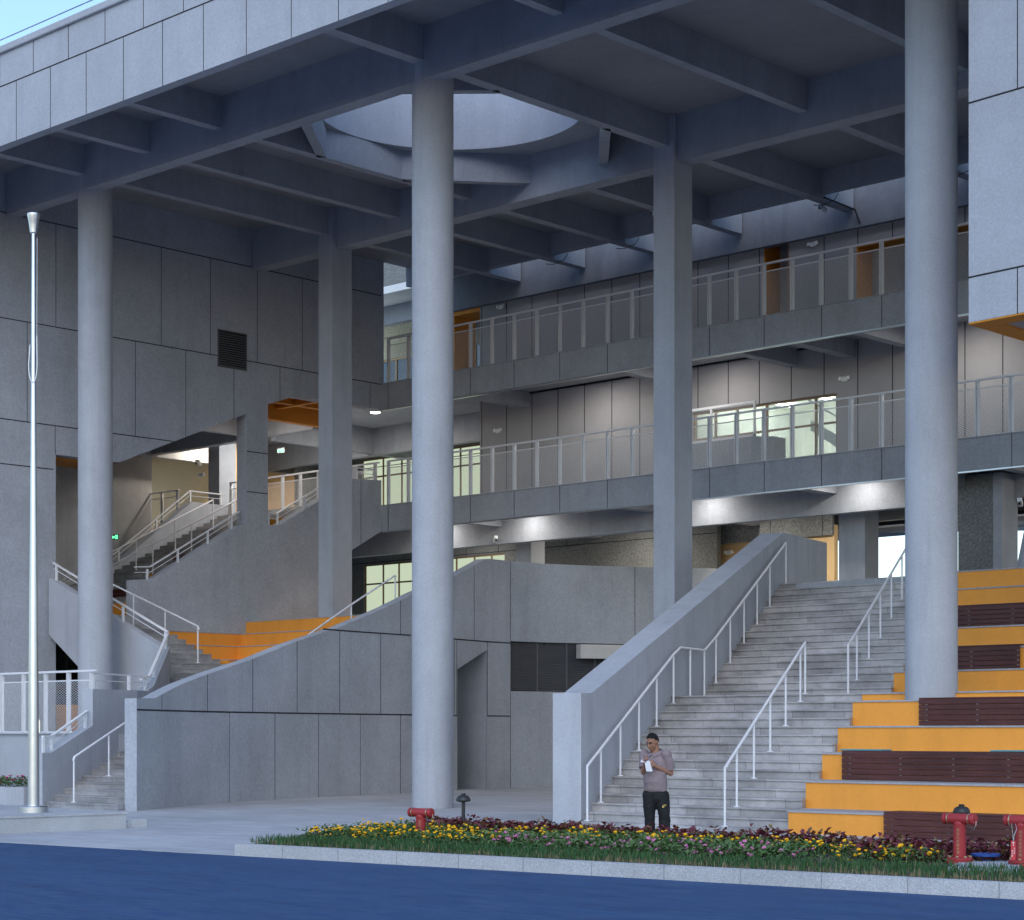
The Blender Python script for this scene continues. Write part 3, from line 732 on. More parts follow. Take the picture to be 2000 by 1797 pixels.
# left rail: two slopes and the level stretch across the landing
posts, pts = [], []
def sp(s, z): y = SY+s*cos(SPH); return (Xl(y)+.14, y, z)
for nn in (0, 2, 5, 8, 11, 14): 
    x, y, z = sp(Ss(nn)+.16, Zn(nn)); posts.append((x, y, z, z+RH))
zl = Zn(15); lp = [sp(Ss(15)+.25, zl), sp(Ss(15)+.85, zl), sp(Ss(15)+1.75, zl)]
posts += [(x, y, z, z+RH) for x, y, z in lp[1:]]
for nn in (17, 20, 23, 26, 29, 32, 33):
    x, y, z = sp(Ss(nn)+.16, Zn(nn)); posts.append((x, y, z, z+RH)) if nn != 32 else None
P_ = [(p[0], p[1], p[3]) for p in posts]
line = P_[:6]+[(lp[0][0], lp[0][1], zl+RH), (lp[2][0], lp[2][1], zl+RH)]+P_[8:]
handrail('long white handrail against the sloped side wall of the broad stair', [(P_[0][0], P_[0][1], P_[0][2])]+line[1:], posts)
om = off_at(1418, SYn(1)-.1)
rail_line(om, (0, 2, 5, 8, 11, 14, 15), 'white handrail down the middle of the lower flight of the broad stair')
orr = off_at(1617, SYn(15)+.3)
posts = []
for nn in (15, 17, 20, 23, 26, 29, 33):
    s = Ss(16)-.2 if nn == 15 else Ss(nn)+.16
    y = SY+s*cos(SPH); posts.append((Xl(y)+orr, y, Zn(nn), Zn(nn)+RH))
handrail('white handrail down the middle of the upper flight of the broad stair', [(p[0], p[1], p[3]-(.001 if i == 0 else 0)) for i, p in enumerate(posts)], posts)
# ================= ORANGE SEATING TIERS
tiers = thing('seating_tiers', 'stepped orange seating tiers beside the broad stair, with granite copings', 'seating steps', (-14, 32, 0))
TN = [2, 5, 8, 11, 14, 15, 18, 21, 24, 27, 30, 33]; XE = -5.0
def Yf(n): return SYn(n-1 if n != 15 else 15)-.12
PREV = {2: -.3}
for i, nn in enumerate(TN):
    yf = Yf(nn); yb = Yf(TN[i+1]) if i+1 < len(TN) else yf+6
    zb = max(0, Zn(TN[i-1]) if i else 0)
    b = MB(); b.prism([(Xr(yf)+.004, yf), (XE, yf), (XE, yb+.3), (Xr(yb)+.004, yb), ], 'z', max(0, zb-.3), Zn(nn)-.03)
    t_ = b.build('tier', M['orange'], tiers)
    b = MB(); b.prism([(Xr(yf)-.01, yf-.022), (XE, yf-.022), (XE, yb), (Xr(yb)-.01, yb)], 'z', Zn(nn)-.03, Zn(nn)); b.build('coping', M['coping'], t_)
def bench(nn, x0, x1, label, top=True):
    yf = Yf(nn)-.024; zt = Zn(nn)+.035; zb = Zn(nn)-.455
    g = thing('slatted_bench', label, 'bench', ((x0+x1)/2, yf, zb), 'dark timber benches on the tiers')
    h = .086; gp = (zt-zb-.03-5*h)/4
    for k in range(5):
        z = zb+k*(h+gp); b = MB(); b.box(x0, x1, yf-.055, yf-.026, z, z+h); b.build('slat', M['wood'], g, bevel=.004)
    for k in range(5):
        y = yf-.055+k*.095; b = MB(); b.box(x0, x1, y, y+.085, zt-.028, zt); b.build('seat_board', M['wood'], g, bevel=.004)
    b = MB(); x = x0+.12
    while x < x1-.05:
        b.box(x, x+.04, yf-.026, yf-.002, zb, zt-.03); x += 1.0
    b.build('bracket', M['steel'], g)
    return g
bench(2, XY(1731, Yf(2)), -6.2, 'dark timber slatted bench on the lowest tier, behind the red hydrants')
bench(8, XY(1649, Yf(8)), -6.4, 'dark timber slatted bench on the third tier, its left end nearest the broad stair')
bench(14, XY(1799, Yf(14)), -6.6, 'dark timber slatted bench that starts in front of the foot of the right round column')
bench(21, XY(1800, Yf(21)), XY(1995, Yf(21)), 'short dark timber slatted bench right of the round column, third below the top tier')
bench(27, XY(1800, Yf(27)), -6, 'dark timber slatted bench highest up the tiers, right of the round column')
# ================= LEFT STAIR, TERRACE AND ITS PARAPETS
INN = []
for px in PXS:
    (x, y), n = W(px), wn(px); INN.append((y+n.y*th, x+n.x*th))
INN = INN[:PXS.index(951)]
def innX(y): return interp(INN, y)
LP = [(24.2, -36.78), (25.95, -37.42), (27.6, -38.0), (28.6, -38.7), (31.06, -41.3)]      # left edge of the first flight
def leftX(y): return interp(LP, y)
ls = thing('turning_stair', 'grey granite stair that climbs behind the curved wall and turns left into the wing', 'staircase', (-37, 26, 0))
b = MB(); r1 = .135; t1 = .318; N1 = 20
for k in range(N1):
    y0 = 24.3+t1*k; y1 = y0+t1 if k < N1-1 else 30.9; z = r1*(k+1)
    b.prism([(leftX(y0)-.02, y0), (innX(y0)+.03, y0), (innX(y1)+.03, y1), (leftX(y1)-.02, y1)], 'z', 0 if k < 10 else z-.6, z-.03)
    b.prism([(leftX(y0)-.02, y0-.015), (innX(y0)+.03, y0-.015), (innX(y1)+.03, y1-.014), (leftX(y1)-.02, y1-.014)], 'z', z-.03, z)
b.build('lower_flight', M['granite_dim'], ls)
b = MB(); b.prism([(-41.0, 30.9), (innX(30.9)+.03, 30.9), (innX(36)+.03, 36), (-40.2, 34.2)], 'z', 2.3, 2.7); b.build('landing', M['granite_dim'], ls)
b = MB(); yr = 33.98
for k in range(16):
    z = 5.0-.15*k; x1 = -46.62+.44*k; x0 = x1-.47 if k else -47.2
    yy = yr-.55*max(0, k-4)/12
    b.box(x0, x1-.012, 31.06, yy, max(1.7, z-.7), z-.03); b.box(x0, x1, 31.06, yy, z-.03, z)
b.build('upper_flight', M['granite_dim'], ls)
# orange terraced seats in the inner corner
seats = thing('terraced_seats', 'orange terraced seats stepping down round an inner corner, behind the curved wall', 'seating steps', (-42, 36, 2.7))
cor = [(-46.54, 37.8), (-45.43, 36.72), (-44.05, 35.45), (-42.65, 34.3), (-41.2, 33.6)]
for j, (xj, yj) in enumerate(cor):
    z = 5.0-.45*j; yb = 41.0 if j == 0 else cor[j-1][1]+.3
    if j == 0: poly = [(xj, yj), (innX(yj)+.02, yj), (innX(39.4)+.02, 39.4), (innX(yb)+.02, yb), (xj, yb)]
    else: poly = [(-46.54, 33.99), (xj, 33.99), (xj, max(yj, 34.0)), (innX(yj)+.02, yj), (innX(yb)+.02, yb), (-46.54, yb)] if j < 4 else [(xj, yj), (innX(yj)+.02, yj), (innX(yb)+.02, yb), (xj, yb)]
    b = MB(); b.prism(poly, 'z', z-.75, z-.025); t_ = b.build('tier', M['orange'], seats)
    b = MB()
    if j == 0: b.box(xj, -38.9, yj-.02, yj+.5, z-.025, z)
    elif j < 4: b.box(-46.54 if 0 else xj-.9, xj+.02, 34.0, yj-.02, z-.025, z); b.prism([(xj-.9, yj-.02), (innX(yj)+.02, yj-.02), (innX(yj+.9)+.02, yj+.9), (xj-.9, yj+.9)], 'z', z-.025, z)
    b.build('coping', M['coping'], t_)
# stepped parapet along the first flight
def parapet(label, pts, zt, th_, zb=0.0, mat='conc_col', side=-1):
    # pts: plan polyline; zt: list of (distance, top) ; wall lies to the left of travel
    cum = [0]
    for a, c in zip(pts, pts[1:]): cum.append(cum[-1]+math.hypot(c[0]-a[0], c[1]-a[1]))
    def at(s):
        for i in range(len(pts)-1):
            if s <= cum[i+1] or i == len(pts)-2:
                f = (s-cum[i])/(cum[i+1]-cum[i]); dx, dy = (pts[i+1][0]-pts[i][0])/(cum[i+1]-cum[i]), (pts[i+1][1]-pts[i][1])/(cum[i+1]-cum[i])
                return (pts[i][0]+dx*(s-cum[i]), pts[i][1]+dy*(s-cum[i])), (-dy, dx)
    ss = sorted(set([s for s, z in zt]+[c for c in cum if zt[0][0] < c < zt[-1][0]]))
    b = MB(); prev = None
    rows = []
    for i, s in enumerate(ss):
        zs = [z for q, z in zt if abs(q-s) < 1e-6]
        zl, zr = (zs[0], zs[-1]) if zs else (interp(zt, s),)*2
        (x, y), n = at(s); n2 = n
        if 0 < i < len(ss)-1:
            _, na = at(s-1e-3); _, nb = at(s+1e-3); n2 = Vector((na[0]+nb[0], na[1]+nb[1])); n2.normalize(); n2 = (n2.x, n2.y)
        rows.append(((x, y), (x+n2[0]*th_, y+n2[1]*th_), zl, zr))
    for i in range(len(rows)-1):
        (p, pi_, _, z0), (q, qi, z1, _) = rows[i], rows[i+1]
        b.face([(*p, zb), (*q, zb), (*q, z1), (*p, z0)]); b.face([(*pi_, zb), (*qi, zb), (*qi, z1), (*pi_, z0)]); b.face([(*p, z0), (*q, z1), (*qi, z1), (*pi_, z0)])
        if rows[i][2] != rows[i][3]: b.face([(*p, rows[i][2]), (*pi_, rows[i][2]), (*pi_, rows[i][3]), (*p, rows[i][3])])
    (p, pi_, _, z0) = rows[0]; b.face([(*p, zb), (*pi_, zb), (*pi_, z0), (*p, z0)])
    (p, pi_, z0, _) = rows[-1]; b.face([(*p, zb), (*pi_, zb), (*pi_, z0), (*p, z0)])
    return tag(b.build('stair_parapet', M[mat]), label, 'parapet', 'stair parapets')
lpts = [(x, y) for y, x in LP]
c1 = math.hypot(lpts[1][0]-lpts[0][0], lpts[1][1]-lpts[0][1])
parapet('stepped grey parapet along the left side of the lowest stair flight', lpts, [(0, 1.2), (.32, 1.2), (c1, 1.80), (c1, 2.63), (4.35, 2.63), (8.16, 3.86), (8.2, 3.86)], .28)
b = MB(); b.prism([(-46.5, 4.35), (-46.5, 5.92), (-41.35, 3.84), (-41.35, 1.6), (-42.3, 1.6)], 'y', 30.8, 31.05)
tag(b.build('stair_parapet', M['conc_col'], bevel=.01), 'grey parapet slanting down from the wing wall behind the left round column', 'parapet', 'stair parapets')
# terrace at the left
ter = thing('terrace', 'low grey terrace wall under the white mesh railing at the far left', 'terrace', (-42, 27, 0))
b = MB(); b.box(-46.54, -37.75, 26.0, 31.0, 0, 1.6); b.build('terrace_wall', M['conc_col'], ter)
b = MB(); b.box(-46.54, -37.75, 25.94, 26.1, 1.6, 1.64); b.build('coping', M['conc_col'], ter)
mesh_railing('white mesh railing along the edge of the low terrace, behind the flagpole', -44.98, 9, 26.03, 1.64, -37.4, 'mesh railings')
# ---- flat-bar guard rails on parapets
def guard(label, pts, posts, low=.16, r=.032, group='white guard rails on parapets'):
    g = thing('guard_rail', label, 'railing', posts[0][:3], group)
    b = MB()
    for a, c in zip(pts, pts[1:]): b.beam(a, c, .075, .035)
    b.build('top_rail', M['white'], g)
    b = MB(); lo = [(p[0], p[1], p[2]-low) for p in pts]
    b.tube(lo, .011, 6); b.build('lower_bar', M['white'], g)
    for (x, y, z0, z1) in posts:
        b = MB(); b.box(x-.028, x+.028, y-.028, y+.028, z0-.02, z1-.015); b.build('post', M['white'], g)
def on_par(y, dz): return (leftX(y)-.13, y, dz)
guard('short white guard rail on the low sloped end of the stepped parapet', [on_par(24.32, 1.56), on_par(24.62, 1.56), on_par(25.86, 2.13)],
      [(*on_par(24.34, 1.2), 1.56), (*on_par(24.62, 1.26), 1.56), (*on_par(25.8, 1.75), 2.1)])
guard('short white level guard rail on the stepped parapet beside the terrace', [on_par(26.05, 2.99), on_par(28.3, 2.99)],
      [(*on_par(26.1, 2.63), 2.99), (*on_par(27.4, 2.63), 2.99), (*on_par(28.25, 2.63), 2.99)])
guard('white guard rail on the rising part of the stepped parapet, up to the landing', [on_par(28.0, 2.9), on_par(28.5, 3.0), on_par(31.0, 4.22)],
      [(*on_par(29.0, 2.8), 3.25), (*on_par(30.7, 3.6), 4.08)])
guard('white guard rail sloping down from the wing wall behind the left round column', [(-41.25, 30.92, 4.24), (-46.45, 30.92, 6.34)],
      [(-41.35, 30.92, 3.84, 4.26), (-43.2, 30.92, 4.6, 5.0), (-46.3, 30.92, 5.8, 6.27)])
zp = lambda y: 6.08+(y-34.4)/(37.55-34.4)*(7.87-6.08)
guard('white guard rail on the wing parapet, ending at the wall pier', [(XW-.2, 33.85, 6.42), (XW-.2, 34.4, zp(34.4)+.38), (XW-.2, 37.7, zp(37.7)+.38)],
      [(XW-.2, y, zp(y)-.05, zp(y)+.38) for y in (34.3, 35.4, 36.5, 37.4)])
zq = lambda y: 8.0+(y-39.1)/(42.25-39.1)*1.74
guard('white guard rail up the wing parapet to the lower gallery', [(XW-.2, 38.75, 8.38), (XW-.2, 39.15, 8.38), (XW-.2, 42.3, 10.14), (XW-.2, 43.3, 10.14)],
      [(XW-.2, 38.85, 8.0, 8.38), (XW-.2, 39.2, 8.0, 8.4), (XW-.2, 40.3, zq(40.3), zq(40.3)+.38), (XW-.2, 42.35, 9.7, 10.14), (XW-.2, 43.25, 9.8, 10.14)])
# ---- tube handrails of the left stair
def stair_tube(label, pts, posts): return handrail(label, pts, posts, r=.026, pr=.021)
L1 = lambda y: .135+(y-24.3)/t1*r1*.98
mx = lambda y: leftX(y)+.97
stair_tube('white handrail standing in the middle of the lowest stair flight, left of the curved wall', [(mx(24.38), 24.38, 1.03)]+[(mx(y), y, L1(y)+.93) for y in (24.42, 25.6, 26.9, 28.2)],
           [(mx(y), y, floor((y-24.3)/t1+1)*r1, L1(y)+.93-(.02 if y < 24.5 else 0)) for y in (24.4, 25.62, 26.9, 28.2)])
F2 = lambda x: 5.0-(x+46.62)/.44*.15+.02
xs_ = [-42.3, -43.75, -45.2, -46.5]
stair_tube('white handrail down the middle of the flight that turns left, ending at the landing', [(-42.25, 32.7, F2(-42.3)+.86)]+[(x, 32.7, F2(x)+.95) for x in xs_],
           [(x, 32.7, F2(x)-.04, F2(x)+.93) for x in xs_])
cw = lambda y: innX(y)-.32
cz = lambda y: 2.6+(y-31.5)*.48
stair_tube('white handrail just behind the top edge of the curved wall', [(cw(y), y, cz(y)+.75) for y in (32.3, 33.5, 35, 36.85)]+[(cw(36.9), 36.9, cz(36.9)+.72)],
           [(cw(y), y, cz(y)-.6, cz(y)+.75) for y in (33.3, 35, 36.88)])
# ================= inside the wing: inner stair, walls, ceiling
inn = thing('wing_interior', 'lit stair hall seen through the stepped openings of the wing', 'hall', (-52, 37, 5))
b = MB()
for k in range(27):
    y0 = 34.0+.30*k; z = 5.0+.148*(k+1)
    b.box(-53.0, XW-TW-.02, y0, y0+.33 if k < 26 else 43.6, z-.5, z)
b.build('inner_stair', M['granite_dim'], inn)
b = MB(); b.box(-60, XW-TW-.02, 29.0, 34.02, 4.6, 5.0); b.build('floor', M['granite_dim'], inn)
b = MB(); b.box(-59.2, -59.0, 26, 43.5, 4.6, 12.5); b.build('side_wall', M['conc'], inn)
b = MB(); b.box(-59, XW-TW-.02, 26.2, 26.4, 0, 12.5); b.build('end_wall', M['conc'], inn)
b = MB(); b.box(-78, -60.5, 46.3, 46.5, 8.9, 12.5); b.box(-60.5, -56.3, 46.3, 46.5, 8.9, 12.5); b.build('tan_wall', M['tan'], inn)
b = MB(); b.box(-60, XW-TW, 26, 43.5, 12.5, 12.7); b.build('ceiling', M['conc'], inn)
b = MB()
for y in (33.5, 37.9): b.box(-59, XW-2.8, y, y+.25, 11.85, 12.5)
b.box(-53.2, -52.9, 33.75, 43.4, 11.85, 12.5); b.box(-59, XW-2.8, 42.9, 43.2, 11.7, 12.5)
b.build('ceiling_beam', M['conc'], inn)
b = MB(); b.prism([(33.0, 4.9), (33.0, 5.0+.4), (34.6, 5.6), (37.7, 7.07), (40.77, 9.4), (42.3, 9.4), (42.3, 8.6)], 'x', -53.4, -53.05); b.build('inner_parapet', M['conc_col'], inn)
sq_col(-55.2, 43.75, .62, .75, 8.5, 12.5, 'square grey column inside the wing, under the ceiling beams', 'conc')
guard('white guard rail on the sloping parapet inside the wing', [(-53.2, 34.6, 5.98), (-53.2, 37.7, 7.45), (-53.2, 40.77, 9.78), (-53.2, 42.2, 9.78)],
      [(-53.2, y, z, z+.38) for y, z in ((34.8, 5.7), (36.3, 6.4), (37.9, 7.2), (39.4, 8.35), (40.8, 9.4), (42.1, 9.4))])
ZI = lambda y: 5.15+(y-34.0)/.30*.148
for (xx, ya, yb, nm) in ((-51.7, 34.4, 40.6, 'far white handrail up the stair inside the wing'), (-50.0, 35.4, 41.4, 'near white handrail up the stair inside the wing')):
    ys = [ya+(yb-ya)*i/4 for i in range(5)]
    stair_tube(nm, [(xx, ya-.02, ZI(ya)+.85)]+[(xx, y, ZI(y)+.93) for y in ys], [(xx, y, ZI(y)-.05, ZI(y)+.9) for y in ys])
def inner_bench(x0, x1, y, zb, label):
    g = thing('slatted_bench', label, 'bench', ((x0+x1)/2, y, zb), 'timber benches inside the wing')
    for k in range(5):
        z = zb+k*.105; b = MB(); b.box(x0, x1, y-.03, y, z, z+.086); b.build('slat', M['wood'], g)
    b = MB(); b.box(x0, x1, y-.03, y+.45, zb+.525, zb+.55); b.build('seat_board', M['wood'], g)
inner_bench(-50.6, -47.6, 35.3, 5.45, 'dark timber slatted bench lowest on the stair inside the wing')
inner_bench(-49.6, -47.2, 37.4, 6.6, 'dark timber slatted bench halfway up the stair inside the wing')
inner_bench(-49.0, -47.1, 39.2, 7.5, 'dark timber slatted bench near the top of the stair inside the wing')
b = MB()
for (x0, x1, y, z) in ((-50.9, -47.1, 34.05, 5.0), (-49.8, -47.1, 36.6, 6.1), (-49.2, -47.1, 38.5, 7.1), (-49.2, -47.1, 40.3, 8.0)): b.box(x0, x1, y-.1, y+.6, z-.2, z+.42)
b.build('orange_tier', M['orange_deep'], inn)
# right-hand side room seen past the pier
b = MB(); b.box(-66, -56.6, 52.0, 52.2, 8.9, 12.5); b.build('tan_wall', M['tan'], inn)
b = MB(); b.box(-56.6, -56.45, 48.3, 52.0, 8.9, 12.5); b.build('stone_return', M['granite_dark'], inn)
# ================= CEILING LAMPS
lampP = [None]
def ceiling_lamp(x, y, z, power, label, size=.32, sp=True, col=(1, .955, .91)):
    b = MB(); b.lathe([(size/2+.02, -.05), (size/2+.02, 0)], (x, y, z), 28)
    g = b.build('ceiling_lamp', M['whiteplastic']); tag(g, label, 'ceiling lamp', 'round ceiling lamps')
    b = MB(); b.lathe([(size/2-.03, -.062), (size/2, -.052)], (x, y, z), 28); b.build('diffuser', M['lamp'], g)
    area_lamp('lamp_light', (x, y, z-.07), power, size, col)
PW2, PW1 = 24, 17
for x, t_ in ((-39.2, 'second from the wing'), (-34.6, 'above the lit window'), (-26.4, 'left of the right round column'), (-20.2, 'right of the right round column')):
    ceiling_lamp(x, 44.7, 12.55, PW2, 'round lamp under the upper gallery, '+t_)
for x, t_ in ((-45.3, 'nearest the wing'), (-41.4, 'at the first short square column'), (-34.4, 'behind the square column'), (-29.2, 'at the head of the broad stair'), (-22.0, 'beyond the right round column')):
    ceiling_lamp(x, 44.35, 8.62, PW1, 'round lamp under the lower gallery, '+t_)
ceiling_lamp(-52.9, 44.3, 12.55, 90, 'bright round lamp on the ceiling inside the wing, seen through the tall opening')
ceiling_lamp(-49.0, 45.4, 12.55, 70, 'round lamp between the ceiling beams, right of the tall opening')
ceiling_lamp(-50.2, 40.6, 12.48, 60, 'round lamp over the upper part of the stair inside the wing')
ceiling_lamp(-57.4, 44.9, 12.55, 60, 'warm round lamp over the corridor of the tan wall', col=(1, .85, .66))
ceiling_lamp(-61.0, 49.0, 12.3, 60, 'warm round lamp deep in the tan room', col=(1, .85, .66))
ceiling_lamp(-48.0, 48.0, 8.62, 55, 'round lamp in front of the lit ground row of windows')
# ================= FIRST FLOOR LOBBY (behind the head of the broad stair)
lob = thing('first_floor_lobby', 'lit first floor lobby with tan wall, bronze windows and brown louvre, under the galleries', 'lobby', (-36, 50, 5.1))
b = MB(); b.box(-38.7, -33.9, 50.5, 50.7, 5.1, 8.0); b.build('tan_wall', M['tan'], lob)
b = MB(); b.box(-46, -33.9, 50.38, 50.49, 7.68, 8.63); 
b.box(-39.15, -38.7, 50.38, 50.6, 5.1, 7.68); b.box(-42.55, -41.8, 50.38, 50.6, 5.1, 7.68)
for i in range(7):
    x = -44+1.95*i; b.box(x-.01, x+.01, 50.375, 50.38, 7.68, 8.63, 1)
b.build('stone_wall', [M['granite_dark'], M['joint']], lob)
b = MB(); b.box(-44.9, -44.6, 50.3, 50.5, 5.1, 8.1); b.box(-45, -42.55, 52, 52.1, 5.1, 8.1); b.build('dark_recess', M['black'], lob)
b = MB()
for i in range(24): b.obox((-43.55, 50.42, 5.3+i*.115), (1.0, 0, 0), (0, .04, -.03), (0, .004, .005))
for x in (-44.6, -43.58, -42.58): b.box(x, x+.06, 50.36, 50.45, 5.1, 8.02)
b.box(-44.6, -42.5, 50.36, 50.45, 7.98, 8.06)
b.build('louvre', M['brown'], lob)
window(lob, -41.8, -39.15, 5.6, 7.9, 50.4, [-40.75, -40.0], [7.2])
lit_room(lob, -42, -39, 50.5, 53.5, 5.2, 8.4, [], 26, (.82, .95, 1))
b = MB(); b.box(-32, -6, 47.2, 47.5, 7.9, 8.63); b.box(-26.2, -25.9, 43.6, 60, 7.95, 8.63); b.build('ceiling_beam', M['conc'], lob)
b = MB(); b.box(-26.1, -25.1, 44.5, 45.3, 5.1, 8.2); b.build('wall_pier', M['granite_dark'], lob)
b = MB(); b.box(-25.1, -24.85, 44.5, 45.3, 5.1, 8.2); b.build('pier_edge', M['conc'], lob)
for (x, y, pw_) in ((-36.6, 48.3, 130), (-40.5, 48.2, 50), (-32.5, 48.5, 60)):
    ceiling_lamp(x, y, 8.62, pw_, 'round lamp in the first floor lobby, '+{-36.6: 'before the tan wall', -40.5: 'before the bronze window', -32.5: 'beside the white hall'}[x], col=(1, .93, .82))
# white hall further in
b = MB(); b.box(-34, 10, 72, 72.3, 4, 12); b.build('white_wall', M['whitewall'], lob)
b = MB(); b.face([(-36, 51, 7.9), (0, 51, 7.9), (8, 72, 9.6), (-36, 72, 9.6)]); b.face([(-36, 51, 8.05), (0, 51, 8.05), (8, 72, 9.8), (-36, 72, 9.8)]); b.build('white_ceiling', M['whitewall'], lob)
for (x, y) in ((-27, 55), (-22, 60), (-24, 66), (-17, 57), (-12, 64)):
    l = bpy.data.lights.new('hall_light', 'AREA'); l.shape = 'DISK'; l.size = 1.2; l.energy = 80; l.color = (1, .93, .82); o = bpy.data.objects.new('hall_light', l); COL.objects.link(o); o.location = (x, y, 7.7)
b = MB()
pts_ = [(-32+i*1.2, 56-.012*(i-6)**2*2) for i in range(24)]
for (p, q) in zip(pts_, pts_[1:]): b.add([(*p, 5.1), (*q, 5.1), (*q, 6.0), (*p, 6.0), (p[0], p[1]+.1, 5.1), (q[0], q[1]+.1, 5.1), (q[0], q[1]+.1, 6.0), (p[0], p[1]+.1, 6.0)], [(0,1,2,3), (5,4,7,6), (3,2,6,7)])
b.build('curved_counter', m_flat('slate_blue_panel', (.16, .20, .25)), lob)
b = MB()
def lean(z): return (-23.2+.09*(z-5), 43.9)
b.tube([(-23.15, 43.0, 4.5), (-22.55, 43.0, 8.15)], [.62, .44], 40)
tag(b.build('leaning_column', M['conc_col'], smooth=True), 'leaning round grey column above the topmost orange tier, at the right edge', 'column')
# ================= low stair-head wall on the lower gallery
g = thing('stairwell_wall', 'low grey stairwell wall with a white framed guard, before the lit window', 'low wall', (-34.8, 45.5, 8.9))
b = MB(); b.prism([(-36.6, 45.3), (-33.2, 45.3), (-32.7, 45.7), (-32.7, 46.25), (-36.6, 46.25)], 'z', 8.9, 10.05); b.build('low_wall', M['conc'], g)
b = MB(); b.box(-36.3, -33.1, 45.32, 45.38, 11.0, 11.07); b.box(-36.3, -33.1, 45.32, 45.38, 10.06, 10.12)
for x in (-36.3, -34.7, -33.16): b.box(x, x+.06, 45.32, 45.38, 10.05, 11.0)
b.build('white_frame', M['white'], g)
pb = diamond_panel(3.1, .9); pb.v = [(v[0]-36.25, v[1]+45.35, v[2]+10.1) for v in pb.v]; pb.build('mesh_panel', M['white'], g, normals=False)
# ================= right block overhanging
ang = radians(40.6); ux = Vector((sin(ang)*SA-(-cos(ang))*-1*0, 0))
rd = lambda r, d: Vector((r*SA-d*CA, r*CA+d*SA))
c0 = Vector(onD(1892, 1000, 31.3)[:2]); e1 = rd(sin(ang), -cos(ang)); e2 = rd(sin(radians(42.5)), cos(radians(42.5)))
blk = thing('overhanging_block', 'pale grey panelled block with an orange underside, jutting in at the upper right', 'building', (c0.x, c0.y, 8.15))
zb_ = 8.17; P4 = [c0, c0+e1*9, c0+e1*9+e2*8, c0+e2*8]
b = MB(); t2 = .42
b.prism([(p.x, p.y) for p in (P4[0], P4[1], P4[1]+e2*t2, P4[0]+e2*t2)], 'z', zb_+.01, 19)
b.prism([(p.x, p.y) for p in (P4[0]+e2*t2, P4[0]+e2*t2+e1*t2, P4[3]+e1*t2, P4[3])], 'z', zb_+.01, 19)
def jbx(s, z0, z1, w=.016):
    p, q = c0+e1*(s-w/2), c0+e1*(s+w/2); f = -e2*.004
    b.add([(*(p+f), z0), (*(q+f), z0), (*(q+e2*.01), z0), (*(p+e2*.01), z0), (*(p+f), z1), (*(q+f), z1), (*(q+e2*.01), z1), (*(p+e2*.01), z1)], [(3,2,1,0),(4,5,6,7),(0,1,5,4),(1,2,6,5),(2,3,7,6),(3,0,4,7)], 1)
for z in (8.9, 11.68, 14.4): jbx(4.5, z-.014, z+.014, 9)
jbx(.92, 8.17, 8.9); jbx(.92, 11.68, 14.4); jbx(2.35, 8.9, 11.68); jbx(2.4, 8.17, 8.9)
b.build('panel_wall', [M['conc_fascia'], M['joint']], blk)
b = MB()
b.prism([(p.x, p.y) for p in (P4[0], P4[1], P4[1]+e2*t2, P4[0]+e2*t2)], 'z', zb_-.02, zb_+.006)
b.prism([(p.x, p.y) for p in (P4[0]+e2*t2, P4[0]+e2*t2+e1*t2, P4[3]+e1*t2, P4[3])], 'z', zb_-.02, zb_+.006)
q0 = P4[0]+e1*t2+e2*t2
b.prism([(p.x, p.y) for p in (q0, P4[1]+e2*t2, P4[2], P4[3]+e1*t2)], 'z', zb_+.75, zb_+.85)
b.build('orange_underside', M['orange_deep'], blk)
# ================= small fittings
em = [None]
def emergency(x, y, z, label, ry=0):
    if em[0] is None:
        g = thing('emergency_light', label, 'emergency light', (x, y, z), 'white twin emergency lights')
        b = MB(); b.box(x-.09, x+.09, y-.06, y, z-.07, z+.07); b.build('body', M['whiteplastic'], g, bevel=.02)
        for s in (-1, 1):
            b = MB(); b.lathe([(.05, 0), (.065, .03), (.055, .06), (.02, .066)], (x+s*.12, y-.02, z+.02), 14, ax=(s*.35, -1, 0)); b.build('lamp_head', M['whiteplastic'], g, smooth=True)
        em[0] = g
    else: g = dup(em[0], (x, y, z), ry, label)
    return g
emergency(-43.94, YR-.005, 15.47, 'white twin emergency light on the dim upper gallery wall, left end')
emergency(-31.78, YR-.005, 15.44, 'white twin emergency light on the dim upper gallery wall, right of the narrow orange recess')
emergency(-44.07, YR-.005, 11.46, 'white twin emergency light on the lit lower gallery wall, left end')
emergency(-30.72, YR-.005, 11.5, 'white twin emergency light on the lit lower gallery wall, right of the lit window')
emergency(*onY(1424, 1080, 50.49), 'white twin emergency light on the tan wall at the head of the broad stair')
x, y, z = onY(395, 928, 43.36); emergency(x, y, z, 'white twin emergency light on the square column inside the wing')
x, y, z = onY(448, 968, 51.9); emergency(x, y, z, 'white twin emergency light on the bright tan wall, seen left of the pier')
cc = [None]
def cctv(x, y, z, label, rz=0, base=.13):
    if cc[0] is None:
        g = thing('security_camera', label, 'security camera', (x, y, z), 'white bullet security cameras')
        b = MB(); b.lathe([(.05, .0), (.05, .02), (.018, .03), (.018, base)], (x, y, z-base+.0), 12); b.build('bracket', M['whiteplastic'], g, smooth=True)
        b = MB(); b.obox((x, y-.08, z-.12), (.055, 0, 0), (0, .15, -.05), (0, .016, .05)); b.build('housing', M['whiteplastic'], g, bevel=.01)
        b = MB(); b.lathe([(.035, 0), (.035, .02)], (x, y-.225, z-.165), 12, ax=(0, -1, -.33)); b.build('lens', M['black'], g)
        cc[0] = g
    else: g = dup(cc[0], (x, y, z), rz, label)
    return g
cctv(*onY(1610, 398, 45.2), 'white bullet camera hung under the canopy cross beam, upper right', .5)
cctv(*onY(1279, 408, 43.5), 'white bullet camera under the canopy, half hidden by the tall square column', .2)
cctv(*onY(967, 1046, 45.0), 'white bullet camera under the lower gallery, left of the first short column', .9)
